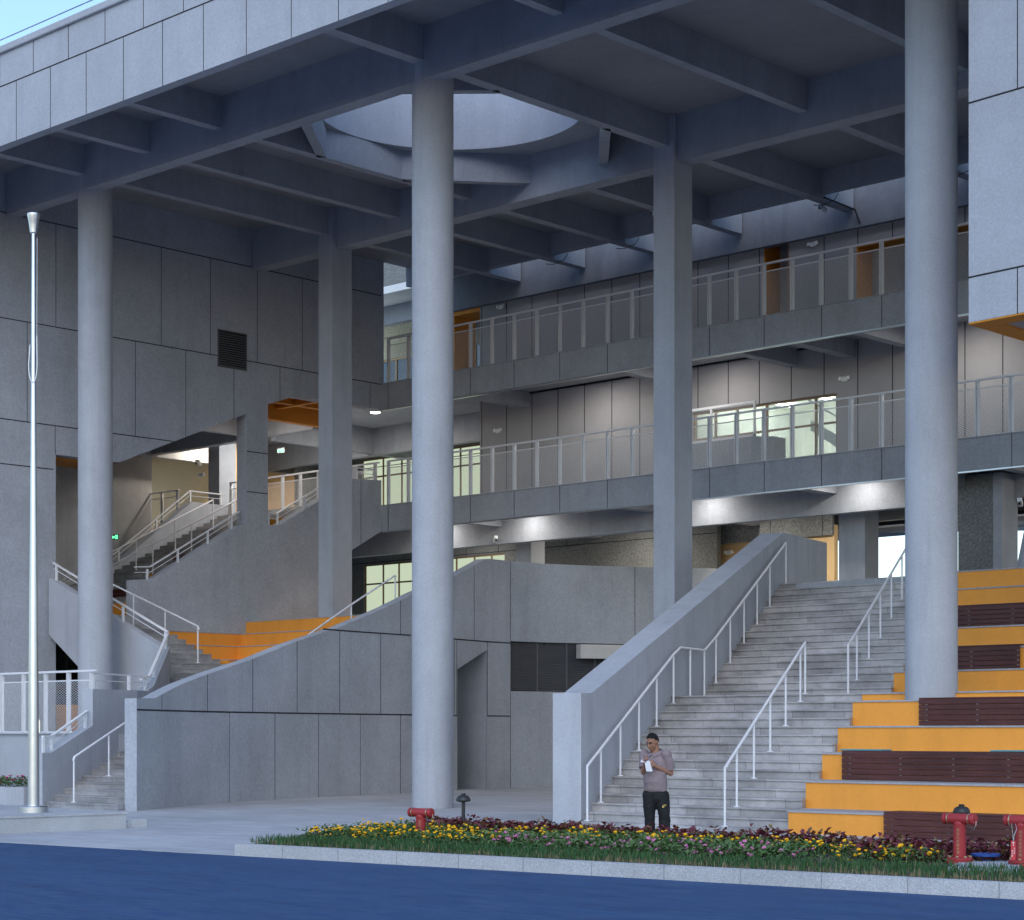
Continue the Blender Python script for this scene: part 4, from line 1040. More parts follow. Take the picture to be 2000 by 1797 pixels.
cctv(*onY(583, 850, 45.05), 'white bullet camera on the beam, seen through the tall opening', -.6)
cctv(*onY(390, 898, 43.4), 'white bullet camera at the top of the square column inside the wing', .4)
cctv(*onY(1993, 972, 43.2), 'white bullet camera at the top of the leaning column, right edge', .4)
def exit_sign(x, y, z, label):
    g = thing('exit_sign', label, 'exit sign', (x, y, z-.08), 'green exit signs')
    b = MB(); b.box(x-.19, x+.19, y, y+.03, z-.085, z+.085); b.build('case', M['granite_dark'], g)
    b = MB(); e = y-.004
    b.prism([(x-.16, z), (x-.09, z+.05), (x-.09, z+.02), (x+.0, z+.02), (x+.0, z-.02), (x-.09, z-.02), (x-.09, z-.05)], 'y', e, y)
    b.prism([(x+.03, z+.055), (x+.16, z+.055), (x+.16, z+.03), (x+.03, z+.03)], 'y', e, y); b.prism([(x+.05, z+.01), (x+.17, z+.01), (x+.17, z-.015), (x+.05, z-.015)], 'y', e, y); b.prism([(x+.03, z-.035), (x+.15, z-.035), (x+.15, z-.06), (x+.03, z-.06)], 'y', e, y)
    b.build('glowing_pictogram', M['greenexit'], g)
exit_sign(*onY(548, 880, 45.0), 'green exit sign hung from the beam, seen through the tall opening')
x, y, z = onY(226, 1049, 34.0); exit_sign(*onX(224, 1049, -53.0)[:1], onX(224, 1049, -53.0)[1], onX(224, 1049, -53.0)[2], 'green exit sign low inside the wing, at the edge of the round column')
# loose conduit and cable under the canopy
b = MB(); 
for (x0, _) in ((-40.27, 0), (-37.45, 0), (-30.44, 0), (-26.3, 0)):
    b.tube([(x0-.1, 44.5, 15.98), (x0+.05, 44.7, 15.98), (x0+.3, 44.9, 16.12), (x0+.4, 44.95, 16.3)], .012, 6)
b.tube([(-30.2, 44.5, 16.12), (-30.2, 46.0, 16.08), (-30.1, 46.1, 15.7)], .03, 8)
tag(b.build('black_cable', M['black']), 'loose black cables strung under the rear canopy beams', 'cable')
# ================= KERB, FLAGPOLES, PLANTER, FLOWER BED
b = MB(); KX0 = -20.75
kf = [(KX0, RY(KX0)), (14, RY(14))]
b.prism([(KX0, RY(KX0)), (14, RY(14)), (14, RY(14)+.16), (KX0, RY(KX0)+.16)], 'z', -.05, .15)
b.prism([(KX0-.3, RY(KX0)+.75), (KX0, RY(KX0)), (KX0, RY(KX0)+.16), (KX0-.16, RY(KX0)+.8)], 'z', -.05, .149)
b.prism([(-23.0, 20.5), (KX0-.3-.6, 17.9), (KX0-.3, RY(KX0)+.75), (KX0-.16, RY(KX0)+.8), (KX0-.75, 17.95), (-22.85, 20.5)], 'z', -.05, .148)
x = KX0+.9
while x < 13: b.box(x-.006, x+.006, RY(x)-.003, RY(x)+.163, -.05, .1525, 1); x += 1.0
struct(b.build('kerb', [M['kerb'], m_flat('kerb_joint', (.30, .31, .32), .9)], bevel=0))
def m_soil():
    t = NT('bed_soil'); k = t.rng(t.noise(9, 5, .7), .3, .7, .55, 1.4); return t.bsdf(t.scale((.075, .06, .05), k), .95, bump=t.noise(14, 4, .7), bstr=.8, bdist=.05)
BED = [(KX0-.02, RY(KX0)+.16), (14, RY(14)+.16), (14, 22.5), (-9, 21.9), (-13.6, 21.6), (-18.0, 21.6), (-21.5, 21.9), (-22.8, 20.6), (-21.6, 17.95), (KX0-.16, RY(KX0)+.8)]
b = MB(); b.prism(BED, 'z', -.02, .125); struct(b.build('bed_soil', m_soil()))
plinth = thing('flagpole_plinth', 'low grey granite plinth carrying the flagpole, with one small step at its end', 'plinth', (-31, 16, 0))
b = MB(); b.box(-38, -27.8, 9, 19.96, 0, .25); b.build('base', M['kerb'], plinth)
b = MB(); b.box(-38.02, -27.78, 8.98, 19.98, .25, .28); b.build('top_slab', M['kerb'], plinth)
b = MB(); b.box(-30.5, -27.98, 19.98, 20.52, 0, .14); b.build('step', M['kerb'], plinth)
def flagpole(x, y, label, ht=10.2):
    g = thing('flagpole', label, 'flagpole', (x, y, .28), 'steel flagpoles')
    b = MB(); b.lathe([(.098, 0), (.096, .8), (.085, 2.2), (.062, 4.6), (.043, 7.2), (.031, ht-.3)], (x, y, .28), 32); b.build('pole', M['steel'], g, smooth=True)
    b = MB(); b.lathe([(.25, 0), (.25, .10), (.235, .115), (.10, .115)], (x, y, .28), 40); b.build('base_collar', M['steel'], g, smooth=True)
    b = MB(); b.lathe([(.045, ht-.33), (.06, ht-.32), (.065, ht-.28), (.085, ht-.12), (.105, ht-.04), (.108, ht), (.09, ht+.012)], (x, y, .28), 28); b.build('finial', M['steel'], g, smooth=True)
    b = MB()
    cx_, cy2, cz2 = x, y, 7.9; R_ = Vector((SA, CA, 0)); T_ = Vector((CA, -SA, 0))
    loop = [Vector((x, y, cz2))+R_*(.072*cos(a))+T_*.05+Vector((0, 0, .30*abs(sin(a))*(1 if 1 else 0)*-1)) for a in [pi*i/12 for i in range(13)]]
    loop = [Vector((x, y, cz2+.35))-R_*.055+T_*.02]+[p for p in loop[::-1]]+[Vector((x, y, cz2+.5))+R_*.06+T_*.02]
    b.tube(loop, .009, 8); b.tube([Vector((x, y, .28+ht-.4))+R_*.06, Vector((x, y, cz2+.5))+R_*.06+T_*.02], .004, 5); b.build('halyard', M['whiteplastic'], g, smooth=True)
    b = MB(); b.obox(Vector((x, y, 1.75))+R_*.105, R_*.012, T_*.02, (0, 0, .11)); b.build('cleat_box', M['steel'], g)
    return g
flagpole(-28.84, 18.8, 'tapered stainless steel flagpole with a flared cup finial, on the granite plinth')
flagpole(-30.62, 18.85, 'second steel flagpole, of which only the base collar shows at the left edge')
pl = thing('planter', 'low pale planter with small red flowers, behind the flagpole at the far left', 'planter', (-40, 24.6, 0))
b = MB(); pp_ = [(-46, 23.9), (-40, 24.2), (-38.6, 24.9), (-38.6, 25.9), (-46, 25.9)]; b.prism(pp_, 'z', 0, .40); b.build('tub', M['conc_col'], pl, bevel=.02)
def leafmat(name, c1, c2, rough=.55):
    t = NT(name); oi = t.rng(t.noise(23, 3, .8), .3, .7, 0, 1); c = t.mix(oi, c1, c2)
    return t.bsdf(c, rough, spec=.3)
LEAF = leafmat('marigold_leaf', (.035, .085, .022), (.09, .16, .045)); LEAF2 = leafmat('pentas_leaf', (.05, .11, .035), (.13, .20, .07))
COL1 = leafmat('coleus_leaf', (.085, .015, .028), (.17, .045, .05)); COL2 = leafmat('coleus_edge', (.20, .14, .05), (.14, .07, .035))
YEL = leafmat('marigold_flower', (.80, .36, .005), (.90, .52, .01)); PINK = leafmat('pink_flower', (.42, .10, .24), (.62, .26, .42)); REDF = leafmat('magenta_flower', (.40, .02, .12), (.55, .05, .2))
GRS = leafmat('grass_blade', (.022, .072, .022), (.05, .12, .035), .7); DRY = leafmat('dry_grass', (.16, .13, .07), (.24, .19, .11), .8)
STEM = leafmat('stem', (.05, .08, .03), (.08, .10, .04))
rnd = random.Random(11)
def leaf(b, p, d, L, wd, m, droop=.3):
    d = Vector(d).normalized(); s = d.cross(Vector((0, 0, 1)))
    if s.length < .05: s = Vector((1, 0, 0))
    s.normalize(); s = (s+Vector((0, 0, rnd.uniform(-.5, .5)))).normalized()
    p = Vector(p); mid = p+d*(L*.5)+Vector((0, 0, L*.08)); tip = p+d*L-Vector((0, 0, droop*L))
    b.face([p, mid+s*wd, tip, mid-s*wd], m)
def plant(b, x, y, z, h, r, nl, L, wd, mats, fl=None, nf=0, fr=.022, fh=.04):
    for i in range(nl):
        a = rnd.uniform(0, 2*pi); rr = r*sqrt(rnd.random()); hh = h*(rnd.random()**.7)*(1-.35*(rr/r)**2)
        q = (x+rr*cos(a), y+rr*sin(a), z+hh); el = rnd.uniform(-.15, .9)
        a2 = a+rnd.gauss(0, .9); leaf(b, q, (cos(a2)*cos(el), sin(a2)*cos(el), sin(el)), L*rnd.uniform(.6, 1.3), wd*rnd.uniform(.7, 1.2), rnd.choice(mats), rnd.uniform(0, .5))
    for i in range(nf):
        a = rnd.uniform(0, 2*pi); rr = r*sqrt(rnd.random()); zz = z+h*(1-.3*(rr/r)**2)+rnd.uniform(-.07, fh)
        c = Vector((x+rr*cos(a), y+rr*sin(a), zz)); k = rnd.uniform(.75, 1.25)*fr
        tl = Vector((rnd.gauss(0, .3), rnd.gauss(0, .3), 1))
        b.lathe([(k*.35, -k*.55), (k*.95, -k*.2), (k, k*.15), (k*.6, k*.5)], c, 7, fl, ax=tl)
def inpoly(x, y, P):
    c = False
    for (x0, y0), (x1, y1) in zip(P, P[1:]+P[:1]):
        if (y0 > y) != (y1 > y) and x < (x1-x0)*(y-y0)/(y1-y0)+x0: c = not c
    return c
def scatter(P, n, sep):
    xs = [p[0] for p in P]; ys = [p[1] for p in P]; out = []; tries = 0
    while len(out) < n and tries < n*30:
        tries += 1; x, y = rnd.uniform(min(xs), max(xs)), rnd.uniform(min(ys), max(ys))
        if inpoly(x, y, P) and all((x-a)**2+(y-c)**2 > sep*sep for a, c in out[-400:]): out.append((x, y))
    return out
def gY(x): return RY(x)+.17
# lawn strip
b = MB()
lawnP = [(-21.5, 17.9), (-20.9, 17.0)]+[(x, gY(x)) for x in range(-20, -5)]+[(-5.5, 20.3), (-9, 20.1), (-10.0, 19.6), (-10.9, 19.6), (-12.6, 19.2), (-14.2, 18.75), (-16, 18.7), (-18.5, 18.55), (-20.6, 18.4)]
for i in range(30000):
    x, y = rnd.uniform(-21.8, -5.5), rnd.uniform(16.7, 20.4)
    if not inpoly(x, y, lawnP): continue
    edge = y-gY(x)
    dry = rnd.random() < (.5 if edge < .28 else .12 if edge < .5 else .04)*(1.5 if x > -15 else .7)
    h = rnd.uniform(.05, .13)*(0.75 if edge < .25 else 1.0); a = rnd.uniform(0, 2*pi); wv = .0055; ln = rnd.gauss(0, .5)*h
    p = Vector((x, y, .12)); s = Vector((cos(a), sin(a), 0))*wv; t2_ = p+Vector((-sin(a)*ln, cos(a)*ln, h)); m_ = (p+t2_)/2+Vector((0, 0, h*.14))
    b.add([p-s, p+s, m_+s*.75, m_-s*.75, t2_], [(0, 1, 2, 3), (3, 2, 4)], 1 if dry else 0)
tag(b.build('lawn_strip', [GRS, DRY], normals=False), 'mown grass strip along the granite kerb in front of the flowers', 'grass', kind='stuff')
# marigolds, pink pentas, coleus
mar1 = [(-21.4, 18.45), (-20.3, 18.5), (-18.7, 18.65), (-18.0, 19.2), (-19.3, 20.3), (-20.6, 20.9), (-22.2, 20.5)]
mar2 = [(-19.2, 20.0), (-17.6, 19.9), (-15.0, 20.25), (-13.1, 20.3), (-12.8, 19.9), (-13.3, 19.4), (-12.4, 19.6), (-12.3, 20.6), (-14, 20.95), (-17, 20.95), (-19.6, 20.8)]
pen = [(-18.4, 18.8), (-16, 18.8), (-13.9, 19.0), (-13.6, 19.9), (-15, 20.2), (-17.6, 20.0), (-18.6, 19.7)]
colA = [(-21.9, 20.9), (-20.2, 20.4), (-19.3, 20.7), (-16.8, 21.0), (-14, 21.05), (-13.2, 20.6), (-13.0, 21.5), (-18, 21.6), (-21.3, 21.7)]
colB = [(-12.9, 19.9), (-12.2, 20.0), (-11.6, 20.6), (-10.9, 20.9), (-10.4, 21.5), (-13.2, 21.6), (-13.4, 20.6)]
b = MB()
for P, n in ((mar1, 105), (mar2, 95)):
    for x, y in scatter(P, n, .17): plant(b, x, y, .10, rnd.uniform(.12, .22), .2, 46, .085, .017, [0, 0, 0, 1], 2, rnd.randint(1, 6), .024)
tag(b.build('marigolds', [LEAF, LEAF2, YEL], normals=False), 'bed of yellow marigolds in green foliage', 'flowers', kind='stuff')
b = MB()
for x, y in scatter(pen, 150, .15): plant(b, x, y, .10, rnd.uniform(.12, .21), .2, 34, .13, .022, [0, 0, 1], 2, rnd.randint(0, 5), .027, .02)
tag(b.build('pink_flowers', [LEAF2, LEAF, PINK], normals=False), 'drift of pink flowers with pale green leaves, in front of the marigolds', 'flowers', kind='stuff')
b = MB()
for P, n in ((colA, 120), (colB, 60)):
    for x, y in scatter(P, n, .17): plant(b, x, y, .10, rnd.uniform(.15, .28), .2, 44, .11, .036, [0, 0, 0, 1], None, 0)
tag(b.build('coleus', [COL1, COL2], normals=False), 'dark red coleus foliage at the back and right of the bed', 'foliage plants', kind='stuff')
for i, (px, d, lab) in enumerate(((1765, 22.8, 'small marigold clump nearest the coleus, left of the red hydrants'), (1817, 22.2, 'small marigold clump beside the foot of the hydrant on the concrete pad'))):
    x, y, _ = onD(px, 1430, d); b = MB(); plant(b, x, y, .11, .24, .15, 90, .075, .016, [0, 0, 1], 2, 5, .024)
    tag(b.build('marigold_plant', [LEAF, LEAF2, YEL], normals=False), lab, 'flower', 'single marigold clumps')
b = MB()
for x, y in scatter([(-45.5, 24.1), (-40.2, 24.4), (-38.8, 25.0), (-38.8, 25.7), (-45.5, 25.7)], 110, .16): plant(b, x, y, .38, .24, .2, 30, .10, .025, [0, 0, 1], 2, rnd.randint(0, 4), .03)
b.build('flowers', [LEAF, LEAF2, REDF], pl, normals=False)
for (a0, a1, yy) in ((-12.7, -10.2, 0),):
    b = MB(); q = [onZ(1845, 1698, .14)[:2], onZ(1990, 1702, .14)[:2], onZ(1995, 1672, .14)[:2], onZ(1905, 1672, .14)[:2]]
    b.prism(q, 'z', .02, .15); tag(b.build('concrete_pad', M['conc_col']), 'small concrete pad round the feet of the red hydrants', 'concrete pad')
vc = onD(1925, 1430, 22.9); b = MB(); R_ = Vector((SA, CA, 0)); T_ = Vector((CA, -SA, 0))
b.lathe([(.05, 0), (.05, .05), (.17, .055), (.175, .08), (.14, .09)], (vc[0], vc[1], .15), 28); b.lathe([(.03, -.05), (.03, .05)], (vc[0], vc[1], .15), 12)
tag(b.build('valve_cover', M['blue'], smooth=True), 'blue painted round valve cover lying on the concrete pad between two hydrants', 'valve cover')
# ---- hydrants
def text_mesh(body, size, mat, parent, loc, right, up, name, depth=.002, align='CENTER'):
    cu = bpy.data.curves.new(name, 'FONT'); cu.body = body; cu.size = size; cu.extrude = depth; cu.align_x = align; cu.align_y = 'CENTER'; cu.space_line = .95
    o = bpy.data.objects.new(name, cu); COL.objects.link(o); bpy.context.view_layer.update()
    me = bpy.data.meshes.new_from_object(o.evaluated_get(bpy.context.evaluated_depsgraph_get())); COL.objects.unlink(o); bpy.data.objects.remove(o)
    right, up = Vector(right).normalized(), Vector(up).normalized(); nn = right.cross(up)
    base = wloc(parent); L = Vector(loc)-base
    me.transform(Matrix(((right.x, up.x, nn.x, L.x), (right.y, up.y, nn.y, L.y), (right.z, up.z, nn.z, L.z), (0, 0, 0, 1))))
    me.materials.clear(); me.materials.append(mat); o = bpy.data.objects.new(name, me); COL.objects.link(o); o.parent = parent; return o
def hydrant(px, d, z0, s, label, rot=0.0):
    x, y, _ = onD(px, 1430, d); g = thing('fire_hydrant', label, 'hydrant', (x, y, z0), 'red fire hydrants')
    b = MB(); b.lathe([(.074, .0), (.073, .36*s), (.078, .40*s)], (x, y, z0+.06), 32); b.build('barrel', M['red'], g, smooth=True)
    b = MB(); b.lathe([(.10, -.03), (.10, 0)], (x, y, z0+.035), 24); b.lathe([(.152, 0), (.152, .028), (.145, .032)], (x, y, z0+.005), 36); b.lathe([(.152, 0), (.152, .024), (.14, .03), (.08, .03)], (x, y, z0+.04), 36); b.build('flange', M['red'], g, smooth=True)
    b = MB()
    for k in range(8):
        a = 2*pi*k/8+.3; b.lathe([(.017, -.05), (.017, -.012), (.011, -.01), (.011, .03), (.018, .03), (.018, .046)], (x+.125*cos(a), y+.125*sin(a), z0+.045), 6)
    b.build('bolt', M['brass'], g)
    ax = Vector((cos(rot), sin(rot), 0)); zc = z0+.06+.40*s+.055; hl = .165
    b = MB(); b.lathe([(.058, -hl), (.062, -hl+.02), (.062, hl-.02), (.058, hl)], (x, y, zc), 32, ax=ax); b.lathe([(.074, -.08), (.05, -.0)], (x, y, zc), 24); b.build('tee_head', M['red'], g, smooth=True)
    for sg in (-1, 1):
        b = MB(); b.lathe([(.068, 0), (.068, .012)], Vector((x, y, zc))+ax*sg*(hl-.03)-ax*.006, 32, ax=ax); b.build('brass_ring', M['brass'], g, smooth=True)
        b = MB(); b.lathe([(.066, 0), (.067, .03), (.06, .04), (.02, .042), (.018, .056)], Vector((x, y, zc))+ax*sg*hl, 32, ax=ax*sg); b.build('cap', M['red'], g, smooth=True)
    e = Vector((x, y, zc))+ax*(hl+.05); T_ = Vector((CA, -SA, 0))
    b = MB(); b.tube([e, e+Vector((0, 0, -.06)), e+Vector((-.02, -.01, -.12)), e+Vector((-.05, 0, -.10)), Vector((x, y, zc-.09))+ax*.07], .004, 6); b.build('chain', M['steel'], g)
    vdir = Vector((-x, -y, 0)).normalized(); rt = Vector((-vdir.y, vdir.x, 0))
    for k, ch in enumerate('消防水泵接合器'):
        off = -.25; dv = (vdir*cos(off)+rt*sin(off)); rr = Vector((-dv.y, dv.x, 0))
        text_mesh(ch, .038, M['gold'], g, Vector((x, y, z0+.385*s-k*.043*s))+dv*.0755, rr, (0, 0, 1), 'embossed_lettering')
    return g
hydrant(822, 28.2, .02, .90, 'red hydrant rising out of the coleus and marigolds at the middle of the bed', .12)
hydrant(1874, 22.75, .13, 1.0, 'red hydrant on the concrete pad, in front of the right black bollard lamp')
h3 = hydrant(1996, 22.3, .13, 1.0, 'red hydrant cut by the right edge, with a red tag hanging at its side', .1)
tg = onD(1979, 1661, 22.05); g = thing('warning_tag', 'small red plastic tag with white lettering, hung from the rightmost hydrant', 'tag', tg)
R_ = Vector((SA, CA, 0)); F_ = Vector((CA, -SA, 0))
b = MB(); b.obox(tg, R_*.026, F_*.0015, (0, 0, .108)); b.build('plate', M['red2'], g, bevel=.002)
for bd, sz, ox, oz in (('T', .06, 0, .07), ('消防泵', .02, .012, -.02), ('接合器', .02, -.012, -.05)):
    if len(bd) == 1: text_mesh(bd, sz, M['whiteplastic'], g, Vector(tg)+F_*.0025+R_*ox+Vector((0, 0, oz)), R_, (0, 0, 1), 'lettering', .0006)
    else:
        for k, ch in enumerate(bd): text_mesh(ch, sz, M['whiteplastic'], g, Vector(tg)+F_*.0025+R_*ox+Vector((0, 0, oz+.04-.026*k)), R_, (0, 0, 1), 'lettering', .0006)
top = Vector(tg)+Vector((0, 0, .1)); b = MB(); b.tube([top, top+Vector((0, 0, .07))+R_*.01, top+R_*.04+Vector((0, 0, .14)), top+R_*.02+Vector((0, 0, .2))], .003, 6); b.tube([top, top+Vector((0, 0, .07))-R_*.005, top-R_*.02+Vector((0, 0, .2))], .003, 6); b.build('wire', M['steel'], g)
def bollard(px, d, label):
    x, y, _ = onD(px, 1430, d); g = thing('bollard_lamp', label, 'garden lamp', (x, y, .1), 'black mushroom garden lamps')
    b = MB(); b.lathe([(.06, 0), (.06, .012), (.027, .02), (.027, .52)], (x, y, .1), 20); b.build('post', M['black'], g, smooth=True)
    b = MB(); b.lathe([(.03, .50), (.106, .515), (.110, .525), (.104, .555), (.085, .585), (.062, .60), (.05, .602)], (x, y, .1), 32); b.build('cap', M['black'], g, smooth=True)
    b = MB(); b.lathe([(.036, .60), (.038, .625), (.03, .632)], (x, y, .1), 20); b.build('top_knob', M['black'], g, smooth=True)
bollard(905, 29.4, 'black mushroom garden lamp at the back of the flower bed, near the tall round column')
bollard(1878, 25.0, 'black mushroom garden lamp rising behind the right red hydrant, before the lowest bench')
for px, y_, nm in ((1687, 1459.5, 'flat teal cushion lying on the third tier bench, left one'), (1985, 1459.5, 'flat teal cushion lying on the third tier bench, at the right edge')):
    yy = Yf(8)+.12; x = XY(px, yy); b = MB(); b.box(x-.42, x+.42, yy-.1, yy+.22, Zn(8)+.036, Zn(8)+.062)
    tag(b.build('cushion', m_flat('teal_cushion', (.10, .30, .33), .7), bevel=.01), nm, 'cushion', 'teal cushions')
# ================= PERSON
R_ = Vector((SA, CA, 0)); T_ = Vector((CA, -SA, 0)); U_ = Vector((0, 0, 1))
PO = Vector(onD(1281, 1430, 29.0)); PO.z = 0
person = thing('person', 'man in mauve polo shirt and black track trousers, head bowed, writing on paper', 'person', PO)
def pt(a, t, z): return PO+R_*a+T_*t+U_*z
FW = (R_*-.62+T_*.785); LF = (R_*.785+T_*.62)          # body front and his left
def bt(s, f, z): return PO+LF*s+FW*f+U_*z
def ell(b, c, ax, ay, az, n=20, k=12, m=0):
    c = Vector(c); base = len(b.v)
    for i in range(k+1):
        ph = pi*i/k
        for j in range(n):
            th = 2*pi*j/n; b.v.append(tuple(c+ax*(sin(ph)*cos(th))+ay*(sin(ph)*sin(th))+az*cos(ph)))
    for i in range(k):
        for j in range(n): b.f.append((base+i*n+j, base+(i+1)*n+j, base+(i+1)*n+(j+1) % n, base+i*n+(j+1) % n)); b.m.append(m)
def limb(b, pts, rs, n=14):
    b.tube(pts, rs, n)
    for p, r in ((pts[0], rs[0]), (pts[-1], rs[-1])): ell(b, p, R_*r, T_*r, U_*r, 12, 8)
def rings(b, rows, n=28):
    base = len(b.v)
    for (c, rs, rf) in rows:
        for j in range(n):
            a = 2*pi*j/n; b.v.append(tuple(Vector(c)+LF*(rs*cos(a))+FW*(rf*sin(a))))
    for i in range(len(rows)-1):
        for j in range(n): b.f.append((base+i*n+j, base+i*n+(j+1) % n, base+(i+1)*n+(j+1) % n, base+(i+1)*n+j)); b.m.append(0)
    b.f.append(tuple(base+j for j in reversed(range(n)))); b.m.append(0); e = base+(len(rows)-1)*n
    b.f.append(tuple(e+j for j in range(n))); b.m.append(0)
def remesh(o, vs, sm=2):
    m = o.modifiers.new('merge', 'REMESH'); m.mode = 'VOXEL'; m.voxel_size = vs; m.use_smooth_shade = True
    if sm: k = o.modifiers.new('soften', 'SMOOTH'); k.iterations = sm; k.factor = .5
SKIN = m_stucco('skin', (.30, .155, .10), .06, .05, 40, rough=.5)
SHL, SHR = bt(.185, 0, 1.315), bt(-.185, .02, 1.31)
ELL_, ELR = pt(.215, .05, 1.045), pt(-.185, .02, 1.06)
WRL, WRR = pt(.0, .20, 1.135), pt(-.17, .17, 1.175)
b = MB()
# head: bowed and turned to his right
hf = (R_*-.66+T_*.75).normalized(); hs = (R_*.75+T_*.66).normalized(); tilt = radians(24)
hu = (U_*cos(tilt)+hf*sin(tilt)); hfw = (hf*cos(tilt)-U_*sin(tilt)); HCn = pt(-.055, .045, 1.505)
ell(b, HCn+hu*.02-hfw*.01, hs*.077, hfw*.096, hu*.105, 24, 16)
ell(b, HCn-hu*.045+hfw*.03, hs*.062, hfw*.068, hu*.075); ell(b, HCn-hu*.098+hfw*.062, hs*.034, hfw*.026, hu*.022)
limb(b, [HCn+hu*.015+hfw*.088, HCn-hu*.03+hfw*.108], [.010, .017], 10); ell(b, HCn-hu*.034+hfw*.10, hs*.021, hfw*.014, hu*.012)
ell(b, HCn-hu*.066+hfw*.092, hs*.027, hfw*.010, hu*.010); ell(b, HCn+hu*.03+hfw*.082, hs*.056, hfw*.014, hu*.010)
for s in (-1, 1): ell(b, HCn-hu*.005-hfw*.012+hs*.078*s, hs*.012, hfw*.020, hu*.032, 12, 8); ell(b, HCn-hu*.03+hfw*.07+hs*.04*s, hs*.024, hfw*.02, hu*.022, 12, 8)
limb(b, [HCn-hu*.06-hfw*.03, bt(0, .0, 1.30)], [.058, .066], 16)
rings(b, [(bt(0, 0, .80), .14, .10), (bt(0, .01, 1.0), .145, .11), (bt(0, 0, 1.2), .15, .10), (bt(0, 0, 1.31), .13, .07)])
limb(b, [SHL, ELL_], [.052, .044]); limb(b, [ELL_, WRL], [.043, .028]); limb(b, [SHR, ELR], [.052, .043]); limb(b, [ELR, WRR], [.041, .027])
def hand(b, wr, palm, dirn, up, curl, thumb):
    dirn, up = dirn.normalized(), up.normalized(); sd = dirn.cross(up).normalized()
    ell(b, palm, dirn*.046, sd*.040, up*.017, 14, 10); limb(b, [wr, palm-dirn*.02], [.027, .027])
    for i, (o_, L) in enumerate(((-.030, .060), (-.010, .070), (.010, .066), (.029, .052))):
        r0 = palm+dirn*.038+sd*o_; p1 = r0+(dirn*cos(curl*.4)-up*sin(curl*.4))*L*.5; p2 = p1+(dirn*cos(curl)-up*sin(curl))*L*.36; p3 = p2+(dirn*cos(curl*1.6)-up*sin(curl*1.6))*L*.28
        limb(b, [r0, p1, p2, p3], [.0095, .009, .008, .007], 8)
    t0 = palm-dirn*.012+sd*.034*thumb; t1_ = t0+(dirn*.6+sd*.55*thumb-up*.3).normalized()*.034; t2_ = t1_+(dirn*.9-up*.25).normalized()*.03
    limb(b, [t0, t1_, t2_], [.012, .0105, .008], 8)
PLM, PRM = pt(-.062, .235, 1.185), pt(-.185, .225, 1.238)
hand(b, WRL, PLM, (PLM-WRL)+U_*.01, T_*.8+U_*.5, 1.0, -1); hand(b, WRR, PRM, (PRM-WRR)+R_*.04, R_*-.4+U_*.6+T_*.4, 1.2, 1)
for (a, t, ap, tp) in ((-.095, .03, -.085, .02), (.085, .06, .13, .06)):
    limb(b, [pt(a, t, .78), pt((a+ap)/2, t+.01, .45), pt(ap, tp, .08)], [.075, .055, .04]); limb(b, [pt(ap, tp, .045), pt(ap-.10, tp+.12, .035)], [.04, .035])
body = b.build('body', SKIN, person, normals=True); remesh(body, .0055, 3)
SHIRT = m_stucco('mauve_cotton', (.235, .185, .195), .10, .06, 50, rough=.9)
b = MB()
rings(b, [(bt(.005, .0, .770), .172, .150), (bt(.005, .012, .80), .176, .155), (bt(.005, .025, .92), .180, .163), (bt(0, .022, 1.02), .178, .155), (bt(0, .012, 1.13), .182, .135), (bt(0, .004, 1.23), .188, .118), (bt(0, -.005, 1.30), .165, .095), (bt(0, -.008, 1.335), .105, .080), (bt(0, 0, 1.352), .075, .070)])
def slv(sh, el, k, r0, r1): e = sh+(el-sh)*k; b.tube([sh-(el-sh)*.12, sh, sh+(el-sh)*.4, e], [.06, r0, (r0+r1)/2+.004, r1], 18); ell(b, sh, R_*r0, T_*r0, U_*r0)
slv(SHL, ELL_, .80, .080, .076); slv(SHR, ELR, .78, .078, .072)
shirt = b.build('polo_shirt', SHIRT, person); remesh(shirt, .008, 4)
tx = bpy.data.textures.new('fold', 'CLOUDS'); tx.noise_scale = .10
dm = shirt.modifiers.new('folds', 'DISPLACE'); dm.texture = tx; dm.strength = .018; dm.mid_level = .5
b = MB()      # collar
for s in (-1, 1):
    P0 = [bt(s*.002, .088, 1.325), bt(s*.05, .075, 1.345), bt(s*.085, .02, 1.375), bt(s*.07, -.06, 1.40), bt(0, -.09, 1.405)]
    P1 = [bt(s*.045, .125, 1.285), bt(s*.09, .092, 1.305), bt(s*.115, .02, 1.335), bt(s*.09, -.075, 1.365), bt(0, -.11, 1.37)]
    for i in range(4): 
        q = [P0[i], P0[i+1], P1[i+1], P1[i]]; b.face(q); b.face([v+FW*-.006+U_*.004 for v in q])
b.build('collar', SHIRT, shirt if 0 else person, normals=False)
TRO = m_stucco('black_track_cloth', (.010, .0105, .012), .1, .08, 40, rough=.75)
b = MB()
rings(b, [(bt(.005, .0, .815), .165, .132), (bt(.005, .0, .74), .182, .150), (bt(.005, -.005, .66), .185, .148), (bt(.0, -.005, .60), .165, .12)])
for (top_, kn, an, r0, r1, r2) in ((pt(-.088, .015, .72), pt(-.095, .03, .42), pt(-.085, .02, .07), .112, .080, .064), (pt(.080, .04, .72), pt(.118, .075, .42), pt(.14, .05, .07), .115, .086, .070)):
    limb(b, [top_, (top_+kn)/2, kn, (kn+an)/2, an], [r0, (r0+r1)/2+.005, r1, (r1+r2)/2+.003, r2], 20)
tr = b.build('trousers', TRO, person); remesh(tr, .009, 4)
dm = tr.modifiers.new('folds', 'DISPLACE'); dm.texture = tx; dm.strength = .022; dm.mid_level = .5
b = MB()      # short hair: the crown of the head, cut close at the sides
n, k = 40, 24
